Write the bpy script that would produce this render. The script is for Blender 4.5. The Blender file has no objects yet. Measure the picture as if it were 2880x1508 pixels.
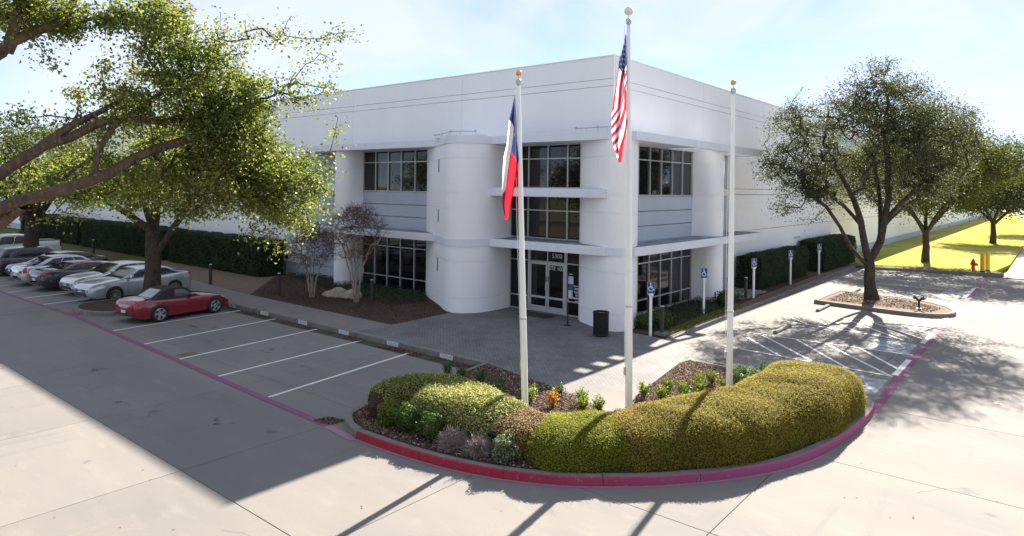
import bpy, bmesh, math, random
import numpy as np
from mathutils import Vector, Matrix
R = math.radians
rng = np.random.default_rng(7)
random.seed(7)
sc = bpy.context.scene
col = sc.collection

# ------------------------------------------------------------------ camera
CAM = np.array([13.7586, -23.104, 5.2759]); YAW = 0.6859; ROLL = 0.0131
c_, s_ = math.cos(YAW), math.sin(YAW)
right = Vector((c_, s_, 0)); up = Vector((0, 0, 1)); fwd = Vector((-s_, c_, 0))
cr, sr = math.cos(ROLL), math.sin(ROLL)
rx = right * cr + up * sr
ux = up * cr - right * sr
cd = bpy.data.cameras.new('camera'); cam = bpy.data.objects.new('camera', cd); col.objects.link(cam)
m = Matrix((( rx.x, ux.x, -fwd.x, CAM[0]), (rx.y, ux.y, -fwd.y, CAM[1]), (rx.z, ux.z, -fwd.z, CAM[2]), (0, 0, 0, 1)))
cam.matrix_world = m
cd.sensor_width = 36; cd.lens = 1882.29 / 2880 * 36
cd.shift_y = -(754 - 530.66) / 2880
cd.clip_start = 0.2; cd.clip_end = 5000
sc.camera = cam

# ------------------------------------------------------------------ light
SUN = Vector((-2.86, 17.25, 10.78)).normalized()
EL = math.asin(SUN.z); AZ = math.atan2(SUN.x, SUN.y)
w = bpy.data.worlds.new("World"); sc.world = w; w.use_nodes = True
nt = w.node_tree; nt.nodes.clear()
N = nt.nodes.new
out = N('ShaderNodeOutputWorld'); bg = N('ShaderNodeBackground'); bg.inputs['Strength'].default_value = 0.066
sky = N('ShaderNodeTexSky'); sky.sky_type = 'NISHITA'; sky.sun_disc = False
sky.sun_elevation = EL; sky.sun_rotation = AZ; sky.air_density = 0.38; sky.dust_density = 0.0; sky.ozone_density = 1.0
tc = N('ShaderNodeTexCoord'); mp = N('ShaderNodeMapping'); mp.inputs['Scale'].default_value = (1.0, 1.0, 3.2); mp.inputs['Rotation'].default_value = (0.10, 0.12, 0.5)
n1 = N('ShaderNodeTexNoise'); n1.inputs['Scale'].default_value = 1.9; n1.inputs['Detail'].default_value = 7; n1.inputs['Roughness'].default_value = 0.52; n1.inputs['Distortion'].default_value = 1.1
rp = N('ShaderNodeValToRGB'); rp.color_ramp.elements[0].position = 0.40; rp.color_ramp.elements[1].position = 0.57
rp.color_ramp.elements[0].color = (0.40, 0.40, 0.40, 1); rp.color_ramp.elements[1].color = (0.93, 0.93, 0.93, 1)
mx = N('ShaderNodeMix'); mx.data_type = 'RGBA'
cl = N('ShaderNodeMix'); cl.data_type = 'RGBA'; cl.blend_type = 'MIX'; cl.inputs[0].default_value = 0.93
cl.inputs[7].default_value = (3.12, 3.32, 3.80, 1)
L_ = nt.links.new
L_(tc.outputs['Generated'], mp.inputs['Vector']); L_(mp.outputs[0], n1.inputs['Vector']); L_(n1.outputs['Fac'], rp.inputs[0])
L_(sky.outputs[0], cl.inputs[6]); L_(rp.outputs[0], mx.inputs[0]); L_(sky.outputs[0], mx.inputs[6]); L_(cl.outputs[2], mx.inputs[7])
L_(mx.outputs[2], bg.inputs[0]); L_(bg.outputs[0], out.inputs[0])
sd = bpy.data.lights.new('sun', 'SUN'); so = bpy.data.objects.new('sun', sd); col.objects.link(so)
sd.energy = 4.6; sd.angle = R(0.53); sd.color = (1.0, 0.905, 0.775)
so.rotation_euler = SUN.to_track_quat('Z', 'Y').to_euler(); so.location = (0, 0, 40)
sc.view_settings.view_transform = 'Standard'; sc.view_settings.look = 'None'
sc.view_settings.exposure = 2.20; sc.view_settings.gamma = 1.0
sc.view_settings.use_curve_mapping = False

# ------------------------------------------------------------------ helpers
class MB:
    def __init__(s): s.v = []; s.f = []; s.m = []
    def quad(s, a, b, c, d, m=0):
        i = len(s.v); s.v += [a, b, c, d]; s.f.append((i, i+1, i+2, i+3)); s.m.append(m); return s
    def poly(s, pts, m=0):
        i = len(s.v); s.v += list(pts); s.f.append(tuple(range(i, i+len(pts)))); s.m.append(m); return s
    def box(s, x0, x1, y0, y1, z0, z1, m=0):
        i = len(s.v)
        s.v += [(x0,y0,z0),(x1,y0,z0),(x1,y1,z0),(x0,y1,z0),(x0,y0,z1),(x1,y0,z1),(x1,y1,z1),(x0,y1,z1)]
        for f in ((0,3,2,1),(4,5,6,7),(0,1,5,4),(1,2,6,5),(2,3,7,6),(3,0,4,7)):
            s.f.append(tuple(i+k for k in f)); s.m.append(m)
        return s
    def prism(s, pts, z0, z1, m=0):          # pts ccw 2D
        n = len(pts); i = len(s.v)
        s.v += [(p[0], p[1], z0) for p in pts] + [(p[0], p[1], z1) for p in pts]
        s.f.append(tuple(i+n+k for k in range(n))); s.m.append(m)
        s.f.append(tuple(i+n-1-k for k in range(n))); s.m.append(m)
        for k in range(n):
            k2 = (k+1) % n; s.f.append((i+k, i+k2, i+n+k2, i+n+k)); s.m.append(m)
        return s
    def tube(s, p, rad, n=8, m=0, cap=True):
        P = [Vector(q) for q in p]; rr = rad if hasattr(rad, '__len__') else [rad]*len(P)
        i0 = len(s.v)
        for k, q in enumerate(P):
            t = (P[min(k+1, len(P)-1)] - P[max(k-1, 0)]).normalized()
            a = t.orthogonal().normalized() if abs(t.z) < 0.99 else Vector((1, 0, 0))
            if k and True:
                a = (pa - t*pa.dot(t)).normalized()
            pa = a; b = t.cross(a)
            for j in range(n):
                th = 2*math.pi*j/n
                s.v.append(tuple(q + (a*math.cos(th) + b*math.sin(th))*rr[k]))
        for k in range(len(P)-1):
            for j in range(n):
                j2 = (j+1) % n
                s.f.append((i0+k*n+j, i0+k*n+j2, i0+(k+1)*n+j2, i0+(k+1)*n+j)); s.m.append(m)
        if cap:
            s.f.append(tuple(i0+n-1-j for j in range(n))); s.m.append(m)
            e = i0+(len(P)-1)*n; s.f.append(tuple(e+j for j in range(n))); s.m.append(m)
        return s
    def lathe(s, prof, c=(0,0,0), n=20, m=0, axis='z'):
        i0 = len(s.v)
        for r, h in prof:
            for j in range(n):
                th = 2*math.pi*j/n
                if axis == 'z': s.v.append((c[0]+r*math.cos(th), c[1]+r*math.sin(th), c[2]+h))
                elif axis == 'y': s.v.append((c[0]+r*math.cos(th), c[1]+h, c[2]-r*math.sin(th)))
                else: s.v.append((c[0]+h, c[1]+r*math.cos(th), c[2]+r*math.sin(th)))
        for k in range(len(prof)-1):
            for j in range(n):
                j2 = (j+1) % n
                s.f.append((i0+k*n+j, i0+k*n+j2, i0+(k+1)*n+j2, i0+(k+1)*n+j)); s.m.append(m)
        return s
    def grid(s, G, m=0, closeu=False):     # G[i][j] points
        i0 = len(s.v); nu = len(G); nv = len(G[0])
        for r in G: s.v += [tuple(q) for q in r]
        for a in range(nu - (0 if closeu else 1)):
            a2 = (a+1) % nu
            for b in range(nv-1):
                s.f.append((i0+a*nv+b, i0+a2*nv+b, i0+a2*nv+b+1, i0+a*nv+b+1)); s.m.append(m)
        return s
    def mesh(s, name, mats, smooth=False):
        me = bpy.data.meshes.new(name); me.from_pydata([tuple(v) for v in s.v], [], s.f); me.update()
        for mm in (mats if isinstance(mats, (list, tuple)) else [mats]): me.materials.append(mm)
        me.polygons.foreach_set('material_index', s.m)
        if smooth:
            me.polygons.foreach_set('use_smooth', [True]*len(me.polygons))
            try: me.set_sharp_from_angle(angle=R(smooth if smooth is not True else 40))
            except Exception: pass
        return me
    def build(s, name, mats, parent=None, smooth=False, loc=None, bevel=0):
        me = s.mesh(name, mats, smooth)
        if bevel:
            b = bmesh.new(); b.from_mesh(me); bmesh.ops.remove_doubles(b, verts=b.verts, dist=1e-5)
            bmesh.ops.bevel(b, geom=[e for e in b.edges if e.is_manifold and e.calc_face_angle(0) > 0.5], offset=bevel, segments=2, affect='EDGES', profile=0.6)
            b.to_mesh(me); b.free()
        return link(name, me, parent, loc)
def link(name, data, parent=None, loc=None, rz=None):
    o = bpy.data.objects.new(name, data); col.objects.link(o)
    if parent is not None: o.parent = parent
    if loc is not None: o.location = loc
    if rz is not None: o.rotation_euler = (0, 0, rz)
    return o
def tag(o, label=None, cat=None, group=None, kind=None):
    if label: o['label'] = label
    if cat: o['category'] = cat
    if group: o['group'] = group
    if kind: o['kind'] = kind
    return o
def thing(name, label, cat, loc=(0,0,0), rz=0, group=None):
    o = link(name, None, None, loc, rz); o.empty_display_size = 0.2
    return tag(o, label, cat, group)
def dup(o, loc=None, rz=None, label=None, group=None, parent=None):
    c = o.copy(); col.objects.link(c)
    if parent is not None: c.parent = parent
    if loc is not None: c.location = loc
    if rz is not None: c.rotation_euler = (0, 0, rz)
    if label: c['label'] = label
    if group: c['group'] = group
    for ch in list(o.children): dup(ch, parent=c)
    return c

def mat(name, base, rough=0.8, metal=0.0, spec=0.5, noise=None, bump=None, attr=None, trans=None, coat=0, extra=None):
    """noise: (scale, amount, color2, detail) ; bump: (scale, strength, dist)"""
    M = bpy.data.materials.new(name); M.use_nodes = True
    t = M.node_tree; P = t.nodes['Principled BSDF']; o = t.nodes['Material Output']
    P.inputs['Base Color'].default_value = (*base, 1); P.inputs['Roughness'].default_value = rough
    P.inputs['Metallic'].default_value = metal; P.inputs['Specular IOR Level'].default_value = spec
    P.inputs['Coat Weight'].default_value = coat
    if coat: P.inputs['Coat Roughness'].default_value = 0.04
    tcn = t.nodes.new('ShaderNodeTexCoord')
    csock = None
    if noise:
        lst = noise if isinstance(noise, list) else [noise]
        prev = None
        for (scl, lo, hi, c2, det, stretch) in lst:
            mpn = t.nodes.new('ShaderNodeMapping'); mpn.inputs['Scale'].default_value = stretch
            nn = t.nodes.new('ShaderNodeTexNoise'); nn.inputs['Scale'].default_value = scl; nn.inputs['Detail'].default_value = det
            nn.inputs['Roughness'].default_value = 0.62
            rr = t.nodes.new('ShaderNodeMapRange'); rr.inputs[1].default_value = lo; rr.inputs[2].default_value = hi
            mm = t.nodes.new('ShaderNodeMix'); mm.data_type = 'RGBA'
            t.links.new(tcn.outputs['Object'], mpn.inputs[0]); t.links.new(mpn.outputs[0], nn.inputs['Vector'])
            t.links.new(nn.outputs['Fac'], rr.inputs[0]); t.links.new(rr.outputs[0], mm.inputs[0])
            if prev is None: mm.inputs[6].default_value = (*base, 1)
            else: t.links.new(prev, mm.inputs[6])
            mm.inputs[7].default_value = (*c2, 1)
            prev = mm.outputs[2]
        csock = prev
    if attr:   # list of colours driven by per-face random attribute
        an = t.nodes.new('ShaderNodeAttribute'); an.attribute_name = 'rnd'
        cr_ = t.nodes.new('ShaderNodeValToRGB'); e = cr_.color_ramp.elements
        while len(e) < len(attr): e.new(0.5)
        for k, (p_, c3) in enumerate(attr): e[k].position = p_; e[k].color = (*c3, 1)
        t.links.new(an.outputs['Fac'], cr_.inputs[0]); csock = cr_.outputs[0]
    if csock is not None: t.links.new(csock, P.inputs['Base Color'])
    if bump:
        lst = bump if isinstance(bump, list) else [bump]; pb = None
        for (scl, st, di) in lst:
            nn = t.nodes.new('ShaderNodeTexNoise'); nn.inputs['Scale'].default_value = scl; nn.inputs['Detail'].default_value = 6
            bb = t.nodes.new('ShaderNodeBump'); bb.inputs['Strength'].default_value = st; bb.inputs['Distance'].default_value = di
            t.links.new(tcn.outputs['Object'], nn.inputs['Vector']); t.links.new(nn.outputs['Fac'], bb.inputs['Height'])
            if pb: t.links.new(pb, bb.inputs['Normal'])
            pb = bb.outputs[0]
        t.links.new(pb, P.inputs['Normal'])
    if trans:
        tr = t.nodes.new('ShaderNodeBsdfTranslucent'); ms = t.nodes.new('ShaderNodeMixShader'); ms.inputs[0].default_value = trans[0]
        if csock is not None:
            hs = t.nodes.new('ShaderNodeMix'); hs.data_type = 'RGBA'; hs.blend_type = 'MULTIPLY'; hs.inputs[0].default_value = 1
            t.links.new(csock, hs.inputs[6]); hs.inputs[7].default_value = (*trans[1], 1); t.links.new(hs.outputs[2], tr.inputs[0])
        else: tr.inputs[0].default_value = (*trans[1], 1)
        t.links.new(P.outputs[0], ms.inputs[1]); t.links.new(tr.outputs[0], ms.inputs[2]); t.links.new(ms.outputs[0], o.inputs[0])
    if extra: extra(t, P, tcn, csock)
    return M

S1 = (1, 1, 1)
def stain(t, P, tcn, cs):      # per-object tone for slabs
    oi = t.nodes.new('ShaderNodeObjectInfo'); mr = t.nodes.new('ShaderNodeMapRange'); mr.inputs[3].default_value = 0.93; mr.inputs[4].default_value = 1.05
    mm = t.nodes.new('ShaderNodeVectorMath'); mm.operation = 'SCALE'
    t.links.new(oi.outputs['Random'], mr.inputs[0]); t.links.new(cs, mm.inputs[0]); t.links.new(mr.outputs[0], mm.inputs['Scale'])
    t.links.new(mm.outputs[0], P.inputs['Base Color'])
def worldco(t):
    for l in list(t.links):
        if l.from_node.type == 'TEX_COORD' and l.from_socket.name == 'Object':
            g = t.nodes.get('geo') or t.nodes.new('ShaderNodeNewGeometry'); g.name = 'geo'
            ts = l.to_socket; t.links.remove(l); t.links.new(g.outputs['Position'], ts)
def stain_w(t, P, tcn, cs):
    stain(t, P, tcn, cs); worldco(t)
M_lot = mat('concrete_drive', (0.2035, 0.1930, 0.1798), 0.9, spec=0.15,
    noise=[(0.35, 0.40, 0.72, (0.1670, 0.1630, 0.1594), 6, (0.5, 1.6, 1)), (2.2, 0.55, 0.78, (0.2208, 0.2110, 0.1969), 8, (0.6, 1.3, 1)), (9, 0.62, 0.8, (0.1709, 0.1660, 0.1594), 8, S1), (120, 0.55, 0.75, (0.1392, 0.1330, 0.1284), 3, S1),
           (0.9, 0.66, 0.72, (0.1277, 0.1270, 0.1284), 10, (1, 1, 1)), (0.5, 0.60, 0.72, (0.1488, 0.1480, 0.1498), 8, (2.2, .25, 1))],
    bump=[(60, 0.25, 0.01), (300, 0.2, 0.004)], extra=stain_w)
M_walk = mat('concrete_walk', (0.2016, 0.1900, 0.1766), 0.9, spec=0.15,
    noise=[(0.8, 0.42, 0.72, (0.1536, 0.1500, 0.1466), 6, S1), (14, 0.55, 0.8, (0.1728, 0.1650, 0.1552), 8, S1)], bump=(80, 0.25, 0.01), extra=lambda t,P,a,c: worldco(t))
M_kerb = mat('concrete_kerb', (0.2016, 0.1900, 0.1766), 0.92, spec=0.15,
    noise=[(3, 0.45, 0.75, (0.1296, 0.1230, 0.1156), 7, S1), (30, 0.55, 0.8, (0.2256, 0.2150, 0.2033), 5, S1)], bump=(60, 0.4, 0.01), extra=lambda t,P,a,c: worldco(t))
M_gap = mat('joint_filler', (0.05, 0.047, 0.042), 0.95)
M_red = mat('kerb_red', (0.36, 0.008, 0.028), 0.65, noise=[(3.5, 0.5, 0.85, (0.26, 0.03, 0.06), 8, S1), (40, 0.66, 0.74, (0.36, 0.30, 0.28), 6, S1)], bump=(60, 0.3, 0.008), extra=lambda t,P,a,c: worldco(t))
def kp(t, P, tcn, cs):
    g = t.nodes.new('ShaderNodeNewGeometry'); sx = t.nodes.new('ShaderNodeSeparateXYZ'); nn = t.nodes.new('ShaderNodeTexNoise'); nn.inputs['Scale'].default_value = 1.6; nn.inputs['Detail'].default_value = 6
    ma = t.nodes.new('ShaderNodeMath'); ma.operation = 'MULTIPLY_ADD'; ma.inputs[1].default_value = 3.0
    mr = t.nodes.new('ShaderNodeMapRange'); mr.inputs[1].default_value = 7.4; mr.inputs[2].default_value = 10.2
    mm = t.nodes.new('ShaderNodeMix'); mm.data_type = 'RGBA'; mm.inputs[7].default_value = (0.31, 0.055, 0.15, 1)
    n2 = t.nodes.new('ShaderNodeTexNoise'); n2.inputs['Scale'].default_value = 9; n2.inputs['Detail'].default_value = 9; n2.inputs['Roughness'].default_value = .7
    m2 = t.nodes.new('ShaderNodeMapRange'); m2.inputs[1].default_value = 0.585; m2.inputs[2].default_value = 0.66
    mc = t.nodes.new('ShaderNodeMix'); mc.data_type = 'RGBA'; mc.inputs[7].default_value = (0.24, 0.15, 0.155, 1)
    l = t.links.new; l(g.outputs['Position'], sx.inputs[0]); l(g.outputs['Position'], nn.inputs['Vector']); l(nn.outputs['Fac'], ma.inputs[0]); l(sx.outputs[0], ma.inputs[2]); l(ma.outputs[0], mr.inputs[0]); l(mr.outputs[0], mm.inputs[0])
    l(cs, mm.inputs[6]); l(g.outputs['Position'], n2.inputs['Vector']); l(n2.outputs['Fac'], m2.inputs[0]); l(m2.outputs[0], mc.inputs[0]); l(mm.outputs[2], mc.inputs[6]); l(mc.outputs[2], P.inputs['Base Color']); worldco(t)
M_kpaint = mat('kerb_paint', (0.34, 0.007, 0.028), 0.65, noise=[(3.5, 0.5, 0.85, (0.25, 0.02, 0.05), 8, S1)], bump=(60, 0.3, 0.008), extra=kp)
M_mag = mat('kerb_magenta', (0.33, 0.045, 0.12), 0.7, noise=[(3.0, 0.45, 0.8, (0.30, 0.11, 0.23), 8, S1), (30, 0.62, 0.74, (0.42, 0.33, 0.34), 6, S1)], bump=(60, 0.3, 0.008), extra=lambda t,P,a,c: worldco(t))
M_purple = mat('faded_fire_lane', (0.20, 0.062, 0.135), 0.85, noise=[(5, 0.5, 0.72, (0.20, 0.10, 0.15), 8, (1, 1, 1)), (26, 0.58, 0.70, (0.24, 0.19, 0.185), 6, S1)], extra=lambda t,P,a,c: worldco(t))
M_pinkspray = mat('overspray', (0.31, 0.16, 0.24), 0.85, noise=[(8, 0.45, 0.68, (0.26, 0.225, 0.205), 8, S1)], extra=lambda t,P,a,c: worldco(t))
M_line = mat('line_paint', (0.60, 0.60, 0.60), 0.7, noise=[(16, 0.60, 0.72, (0.32, 0.30, 0.27), 8, S1), (2, 0.6, 0.8, (0.48, 0.47, 0.45), 4, S1)], extra=lambda t,P,a,c: worldco(t))
M_blue = mat('blue_pavement_paint', (0.17, 0.225, 0.30), 0.8, noise=[(4, 0.40, 0.60, (0.30, 0.305, 0.30), 8, S1)], extra=lambda t,P,a,c: worldco(t))
M_white = mat('white_painted_concrete', (0.90, 0.895, 0.89), 0.72, spec=0.3,
    noise=[(0.6, 0.40, 0.75, (0.86, 0.86, 0.87), 5, (1, 1, 0.5)), (3.0, 0.58, 0.82, (0.82, 0.82, 0.825), 7, (2.5, 2.5, 0.12))], bump=[(50, 0.12, 0.006)], extra=lambda t,P,a,c: worldco(t))
M_grey = mat('grey_painted_concrete', (0.46, 0.50, 0.575), 0.75, spec=0.3, noise=[(0.9, 0.45, 0.8, (0.41, 0.45, 0.52), 5, (1, 1, .4))], bump=(50, 0.12, 0.006), extra=lambda t,P,a,c: worldco(t))
M_canopy = mat('canopy_grey', (0.74, 0.765, 0.82), 0.65, spec=0.35, noise=[(1.2, 0.5, 0.8, (0.64, 0.665, 0.72), 6, S1), (5, 0.66, 0.74, (0.44, 0.46, 0.50), 8, (1, 1, .5))], bump=(40, 0.1, 0.005), extra=lambda t,P,a,c: worldco(t))
M_membrane = mat('canopy_top_membrane', (0.15, 0.165, 0.19), 0.9, noise=[(2.5, 0.42, 0.6, (0.30, 0.33, 0.37), 8, S1)], bump=(30, 0.3, 0.01), extra=lambda t,P,a,c: worldco(t))
M_alu = mat('anodised_aluminium', (0.50, 0.50, 0.51), 0.42, metal=0.45)
M_alud = mat('door_aluminium', (0.56, 0.57, 0.59), 0.35, metal=0.5)
def glassy(t, P, tcn, cs): pass
M_glass = mat('tinted_glass', (0.008, 0.0085, 0.010), 0.02, spec=0.42, bump=(0.9, 0.02, 0.02))
M_glassb = mat('tinted_glass_blind', (0.020, 0.021, 0.024), 0.05, spec=0.4, bump=(0.9, 0.03, 0.02), noise=[(1.4, 0.45, 0.55, (0.02, 0.021, 0.024), 1, (9, 9, 0.02))])
M_dark = mat('black_metal', (0.018, 0.018, 0.020), 0.45, metal=0.3)
M_bronze = mat('bronze_powdercoat', (0.055, 0.045, 0.040), 0.5, metal=0.3)
M_pole = mat('pole_white', (0.84, 0.84, 0.83), 0.38, metal=0.15, noise=[(2, 0.5, 0.8, (0.74, 0.74, 0.73), 6, (1, 1, .2))])
M_steel = mat('galvanised', (0.50, 0.51, 0.53), 0.4, metal=0.7)
M_gold = mat('gold_ball', (0.80, 0.42, 0.06), 0.28, metal=0.9)
M_ballw = mat('white_ball', (0.72, 0.72, 0.68), 0.5)
M_whitep = mat('white_plastic', (0.80, 0.81, 0.82), 0.4)
M_signblue = mat('sign_blue', (0.014, 0.050, 0.185), 0.45)
M_yellow = mat('bollard_yellow', (0.72, 0.42, 0.01), 0.45, noise=[(6, 0.6, 0.8, (0.6, 0.36, 0.02), 5, S1)])
M_hyd = mat('hydrant_red', (0.50, 0.035, 0.03), 0.45, noise=[(8, 0.55, 0.8, (0.36, 0.06, 0.05), 6, S1)])
M_rubber = mat('tyre_rubber', (0.016, 0.016, 0.017), 0.75, bump=(60, 0.3, 0.005))
M_mulch = mat('mulch_soil', (0.095, 0.062, 0.045), 0.98, spec=0.1, noise=[(14, 0.4, 0.7, (0.050, 0.034, 0.028), 8, S1), (60, 0.5, 0.7, (0.16, 0.12, 0.10), 4, S1)], bump=[(30, 0.9, 0.04), (120, 0.6, 0.015)], extra=lambda t,P,a,c: worldco(t))
M_dirt = mat('dry_soil', (0.17, 0.125, 0.095), 0.97, spec=0.1, noise=[(5, 0.4, 0.7, (0.11, 0.085, 0.06), 8, S1), (50, 0.5, 0.7, (0.25, 0.20, 0.16), 4, S1)], bump=[(40, 0.7, 0.02)], extra=lambda t,P,a,c: worldco(t))
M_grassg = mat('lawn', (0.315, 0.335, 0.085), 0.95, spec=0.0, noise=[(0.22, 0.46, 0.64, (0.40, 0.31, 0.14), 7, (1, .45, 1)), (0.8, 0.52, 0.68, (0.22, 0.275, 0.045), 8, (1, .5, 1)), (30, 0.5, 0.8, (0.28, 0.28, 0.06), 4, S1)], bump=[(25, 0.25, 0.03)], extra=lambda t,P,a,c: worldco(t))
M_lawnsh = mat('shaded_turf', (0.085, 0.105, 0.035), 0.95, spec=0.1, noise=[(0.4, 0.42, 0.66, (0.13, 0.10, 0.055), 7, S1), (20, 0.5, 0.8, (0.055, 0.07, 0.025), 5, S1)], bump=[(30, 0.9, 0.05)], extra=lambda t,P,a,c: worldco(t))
M_gravel = mat('gravel_drive', (0.40, 0.39, 0.38), 0.95, spec=0.2, noise=[(0.6, 0.4, 0.7, (0.34, 0.325, 0.31), 8, S1), (40, 0.5, 0.7, (0.26, 0.25, 0.24), 4, S1)], bump=(60, 0.6, 0.02), extra=lambda t,P,a,c: worldco(t))
M_far = mat('far_ground', (0.18, 0.18, 0.09), 0.95, spec=0.1, noise=[(0.02, 0.4, 0.65, (0.20, 0.18, 0.10), 6, S1)], extra=lambda t,P,a,c: worldco(t))
M_rock = mat('limestone_rock', (0.42, 0.36, 0.27), 0.9, noise=[(4, 0.4, 0.7, (0.26, 0.22, 0.17), 8, S1)], bump=[(5, 0.8, 0.06), (30, 0.5, 0.01)])
M_riverrock = mat('river_rock', (0.20, 0.19, 0.18), 0.85, attr=[(0, (0.10, 0.095, 0.09)), (0.5, (0.22, 0.20, 0.18)), (1, (0.36, 0.34, 0.31))])
M_bark = mat('oak_bark', (0.115, 0.078, 0.055), 0.95, spec=0.15, noise=[(5, 0.4, 0.68, (0.055, 0.038, 0.028), 8, (1, 1, 0.35)), (18, 0.5, 0.75, (0.19, 0.145, 0.11), 6, (1, 1, 0.3))], bump=[(14, 0.9, 0.05), (50, 0.6, 0.015)])
M_barkd = mat('dark_bark', (0.075, 0.058, 0.047), 0.95, spec=0.15, noise=[(6, 0.4, 0.68, (0.035, 0.028, 0.024), 8, (1, 1, 0.3)), (22, 0.5, 0.75, (0.13, 0.105, 0.085), 6, (1, 1, 0.3))], bump=[(16, 0.9, 0.04)])
M_myrtle = mat('myrtle_bark', (0.32, 0.26, 0.21), 0.8, noise=[(5, 0.45, 0.7, (0.22, 0.15, 0.12), 6, (1, 1, .4))])
M_twigs = mat('myrtle_twigs', (0.115, 0.066, 0.048), 0.9)
M_deadtwig = mat('dead_twigs', (0.33, 0.26, 0.235), 0.9, attr=[(0, (0.17, 0.12, 0.105)), (0.6, (0.33, 0.27, 0.245)), (1, (0.50, 0.43, 0.40))])
GL = (1.0, 1.0, 0.55)
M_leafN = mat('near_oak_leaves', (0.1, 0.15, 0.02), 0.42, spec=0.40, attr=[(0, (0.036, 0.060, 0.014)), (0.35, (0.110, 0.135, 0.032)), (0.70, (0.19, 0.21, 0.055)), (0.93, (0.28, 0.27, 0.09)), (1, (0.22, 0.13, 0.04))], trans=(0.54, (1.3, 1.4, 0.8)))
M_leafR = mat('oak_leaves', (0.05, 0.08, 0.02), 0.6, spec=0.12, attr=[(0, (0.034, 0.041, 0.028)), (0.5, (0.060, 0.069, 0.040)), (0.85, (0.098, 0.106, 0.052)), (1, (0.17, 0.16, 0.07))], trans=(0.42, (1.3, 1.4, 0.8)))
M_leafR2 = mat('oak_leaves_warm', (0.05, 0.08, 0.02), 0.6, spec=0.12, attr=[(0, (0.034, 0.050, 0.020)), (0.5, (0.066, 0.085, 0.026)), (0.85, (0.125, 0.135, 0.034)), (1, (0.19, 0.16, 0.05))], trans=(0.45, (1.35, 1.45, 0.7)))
M_leafH = mat('hedge_leaves', (0.03, 0.05, 0.02), 0.55, spec=0.35, attr=[(0, (0.011, 0.022, 0.011)), (0.6, (0.024, 0.052, 0.015)), (1, (0.048, 0.10, 0.022))], trans=(0.12, (1.4, 1.8, 0.8)))
def ygreen(t, P, tcn, cs):     # patches of olive brown over the leaf colours
    g = t.nodes.new('ShaderNodeNewGeometry'); nn = t.nodes.new('ShaderNodeTexNoise'); nn.inputs['Scale'].default_value = 0.75; nn.inputs['Detail'].default_value = 4
    mr = t.nodes.new('ShaderNodeMapRange'); mr.inputs[1].default_value = 0.46; mr.inputs[2].default_value = 0.66; mr.inputs[4].default_value = 0.8
    mm = t.nodes.new('ShaderNodeMix'); mm.data_type = 'RGBA'; mm.blend_type = 'MULTIPLY'; mm.inputs[7].default_value = (1.08, 0.86, 0.95, 1)
    t.links.new(g.outputs['Position'], nn.inputs['Vector']); t.links.new(nn.outputs['Fac'], mr.inputs[0]); t.links.new(mr.outputs[0], mm.inputs[0])
    t.links.new(cs, mm.inputs[6]); t.links.new(mm.outputs[2], P.inputs['Base Color'])
M_leafM = mat('mound_leaves', (0.1, 0.12, 0.02), 0.7, spec=0.15, attr=[(0, (0.10, 0.10, 0.014)), (0.4, (0.225, 0.195, 0.026)), (0.8, (0.35, 0.29, 0.048)), (1, (0.50, 0.43, 0.14))], trans=(0.42, (1.2, 1.2, 0.7)), extra=ygreen)
M_leafMy = mat('mound_leaves_yellow', (0.1, 0.12, 0.02), 0.7, spec=0.15, attr=[(0, (0.085, 0.115, 0.012)), (0.4, (0.20, 0.23, 0.020)), (0.8, (0.34, 0.33, 0.035)), (1, (0.48, 0.43, 0.09))], trans=(0.42, (1.2, 1.25, 0.6)))
M_leafV = mat('variegated_leaves', (0.2, 0.22, 0.08), 0.7, spec=0.2, attr=[(0, (0.07, 0.09, 0.02)), (0.35, (0.19, 0.21, 0.05)), (0.75, (0.38, 0.38, 0.12)), (1, (0.62, 0.58, 0.26))], trans=(0.2, (1.4, 1.5, 0.7)))
M_leafB = mat('browned_leaves', (0.2, 0.15, 0.08), 0.7, spec=0.2, attr=[(0, (0.11, 0.075, 0.045)), (0.5, (0.28, 0.19, 0.075)), (1, (0.48, 0.34, 0.13))], trans=(0.15, (1.4, 1.2, 0.6)))
M_leafG = mat('green_shrub_leaves', (0.04, 0.10, 0.02), 0.5, spec=0.35, attr=[(0, (0.020, 0.050, 0.014)), (0.5, (0.045, 0.105, 0.022)), (1, (0.10, 0.19, 0.035))], trans=(0.3, (1.5, 1.8, 0.6)))
M_leafYG = mat('yellow_shrub_leaves', (0.1, 0.15, 0.02), 0.5, spec=0.35, attr=[(0, (0.060, 0.085, 0.014)), (0.5, (0.135, 0.165, 0.020)), (1, (0.27, 0.27, 0.035))], trans=(0.35, (1.5, 1.8, 0.5)))
M_leafS = mat('sage_leaves', (0.1, 0.15, 0.08), 0.6, spec=0.3, attr=[(0, (0.055, 0.085, 0.040)), (0.5, (0.14, 0.18, 0.10)), (1, (0.33, 0.36, 0.22))], trans=(0.2, (1.4, 1.5, 0.8)))
M_leafO = mat('orange_shrub_leaves', (0.4, 0.2, 0.04), 0.6, spec=0.3, attr=[(0, (0.24, 0.10, 0.025)), (0.5, (0.46, 0.24, 0.04)), (1, (0.62, 0.36, 0.07))], trans=(0.3, (1.3, 1.2, 0.7)))
M_chip = mat('mulch_chips', (0.2, 0.14, 0.1), 0.95, spec=0.15, attr=[(0, (0.065, 0.040, 0.032)), (0.5, (0.17, 0.105, 0.080)), (0.85, (0.30, 0.20, 0.155)), (1, (0.50, 0.40, 0.34))])
M_litter = mat('leaf_litter', (0.14, 0.07, 0.05), 0.95, attr=[(0, (0.06, 0.028, 0.022)), (0.6, (0.135, 0.065, 0.045)), (1, (0.23, 0.13, 0.08))])
M_paver = mat('pavers', (0.29, 0.285, 0.285), 0.85, spec=0.3)
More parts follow.
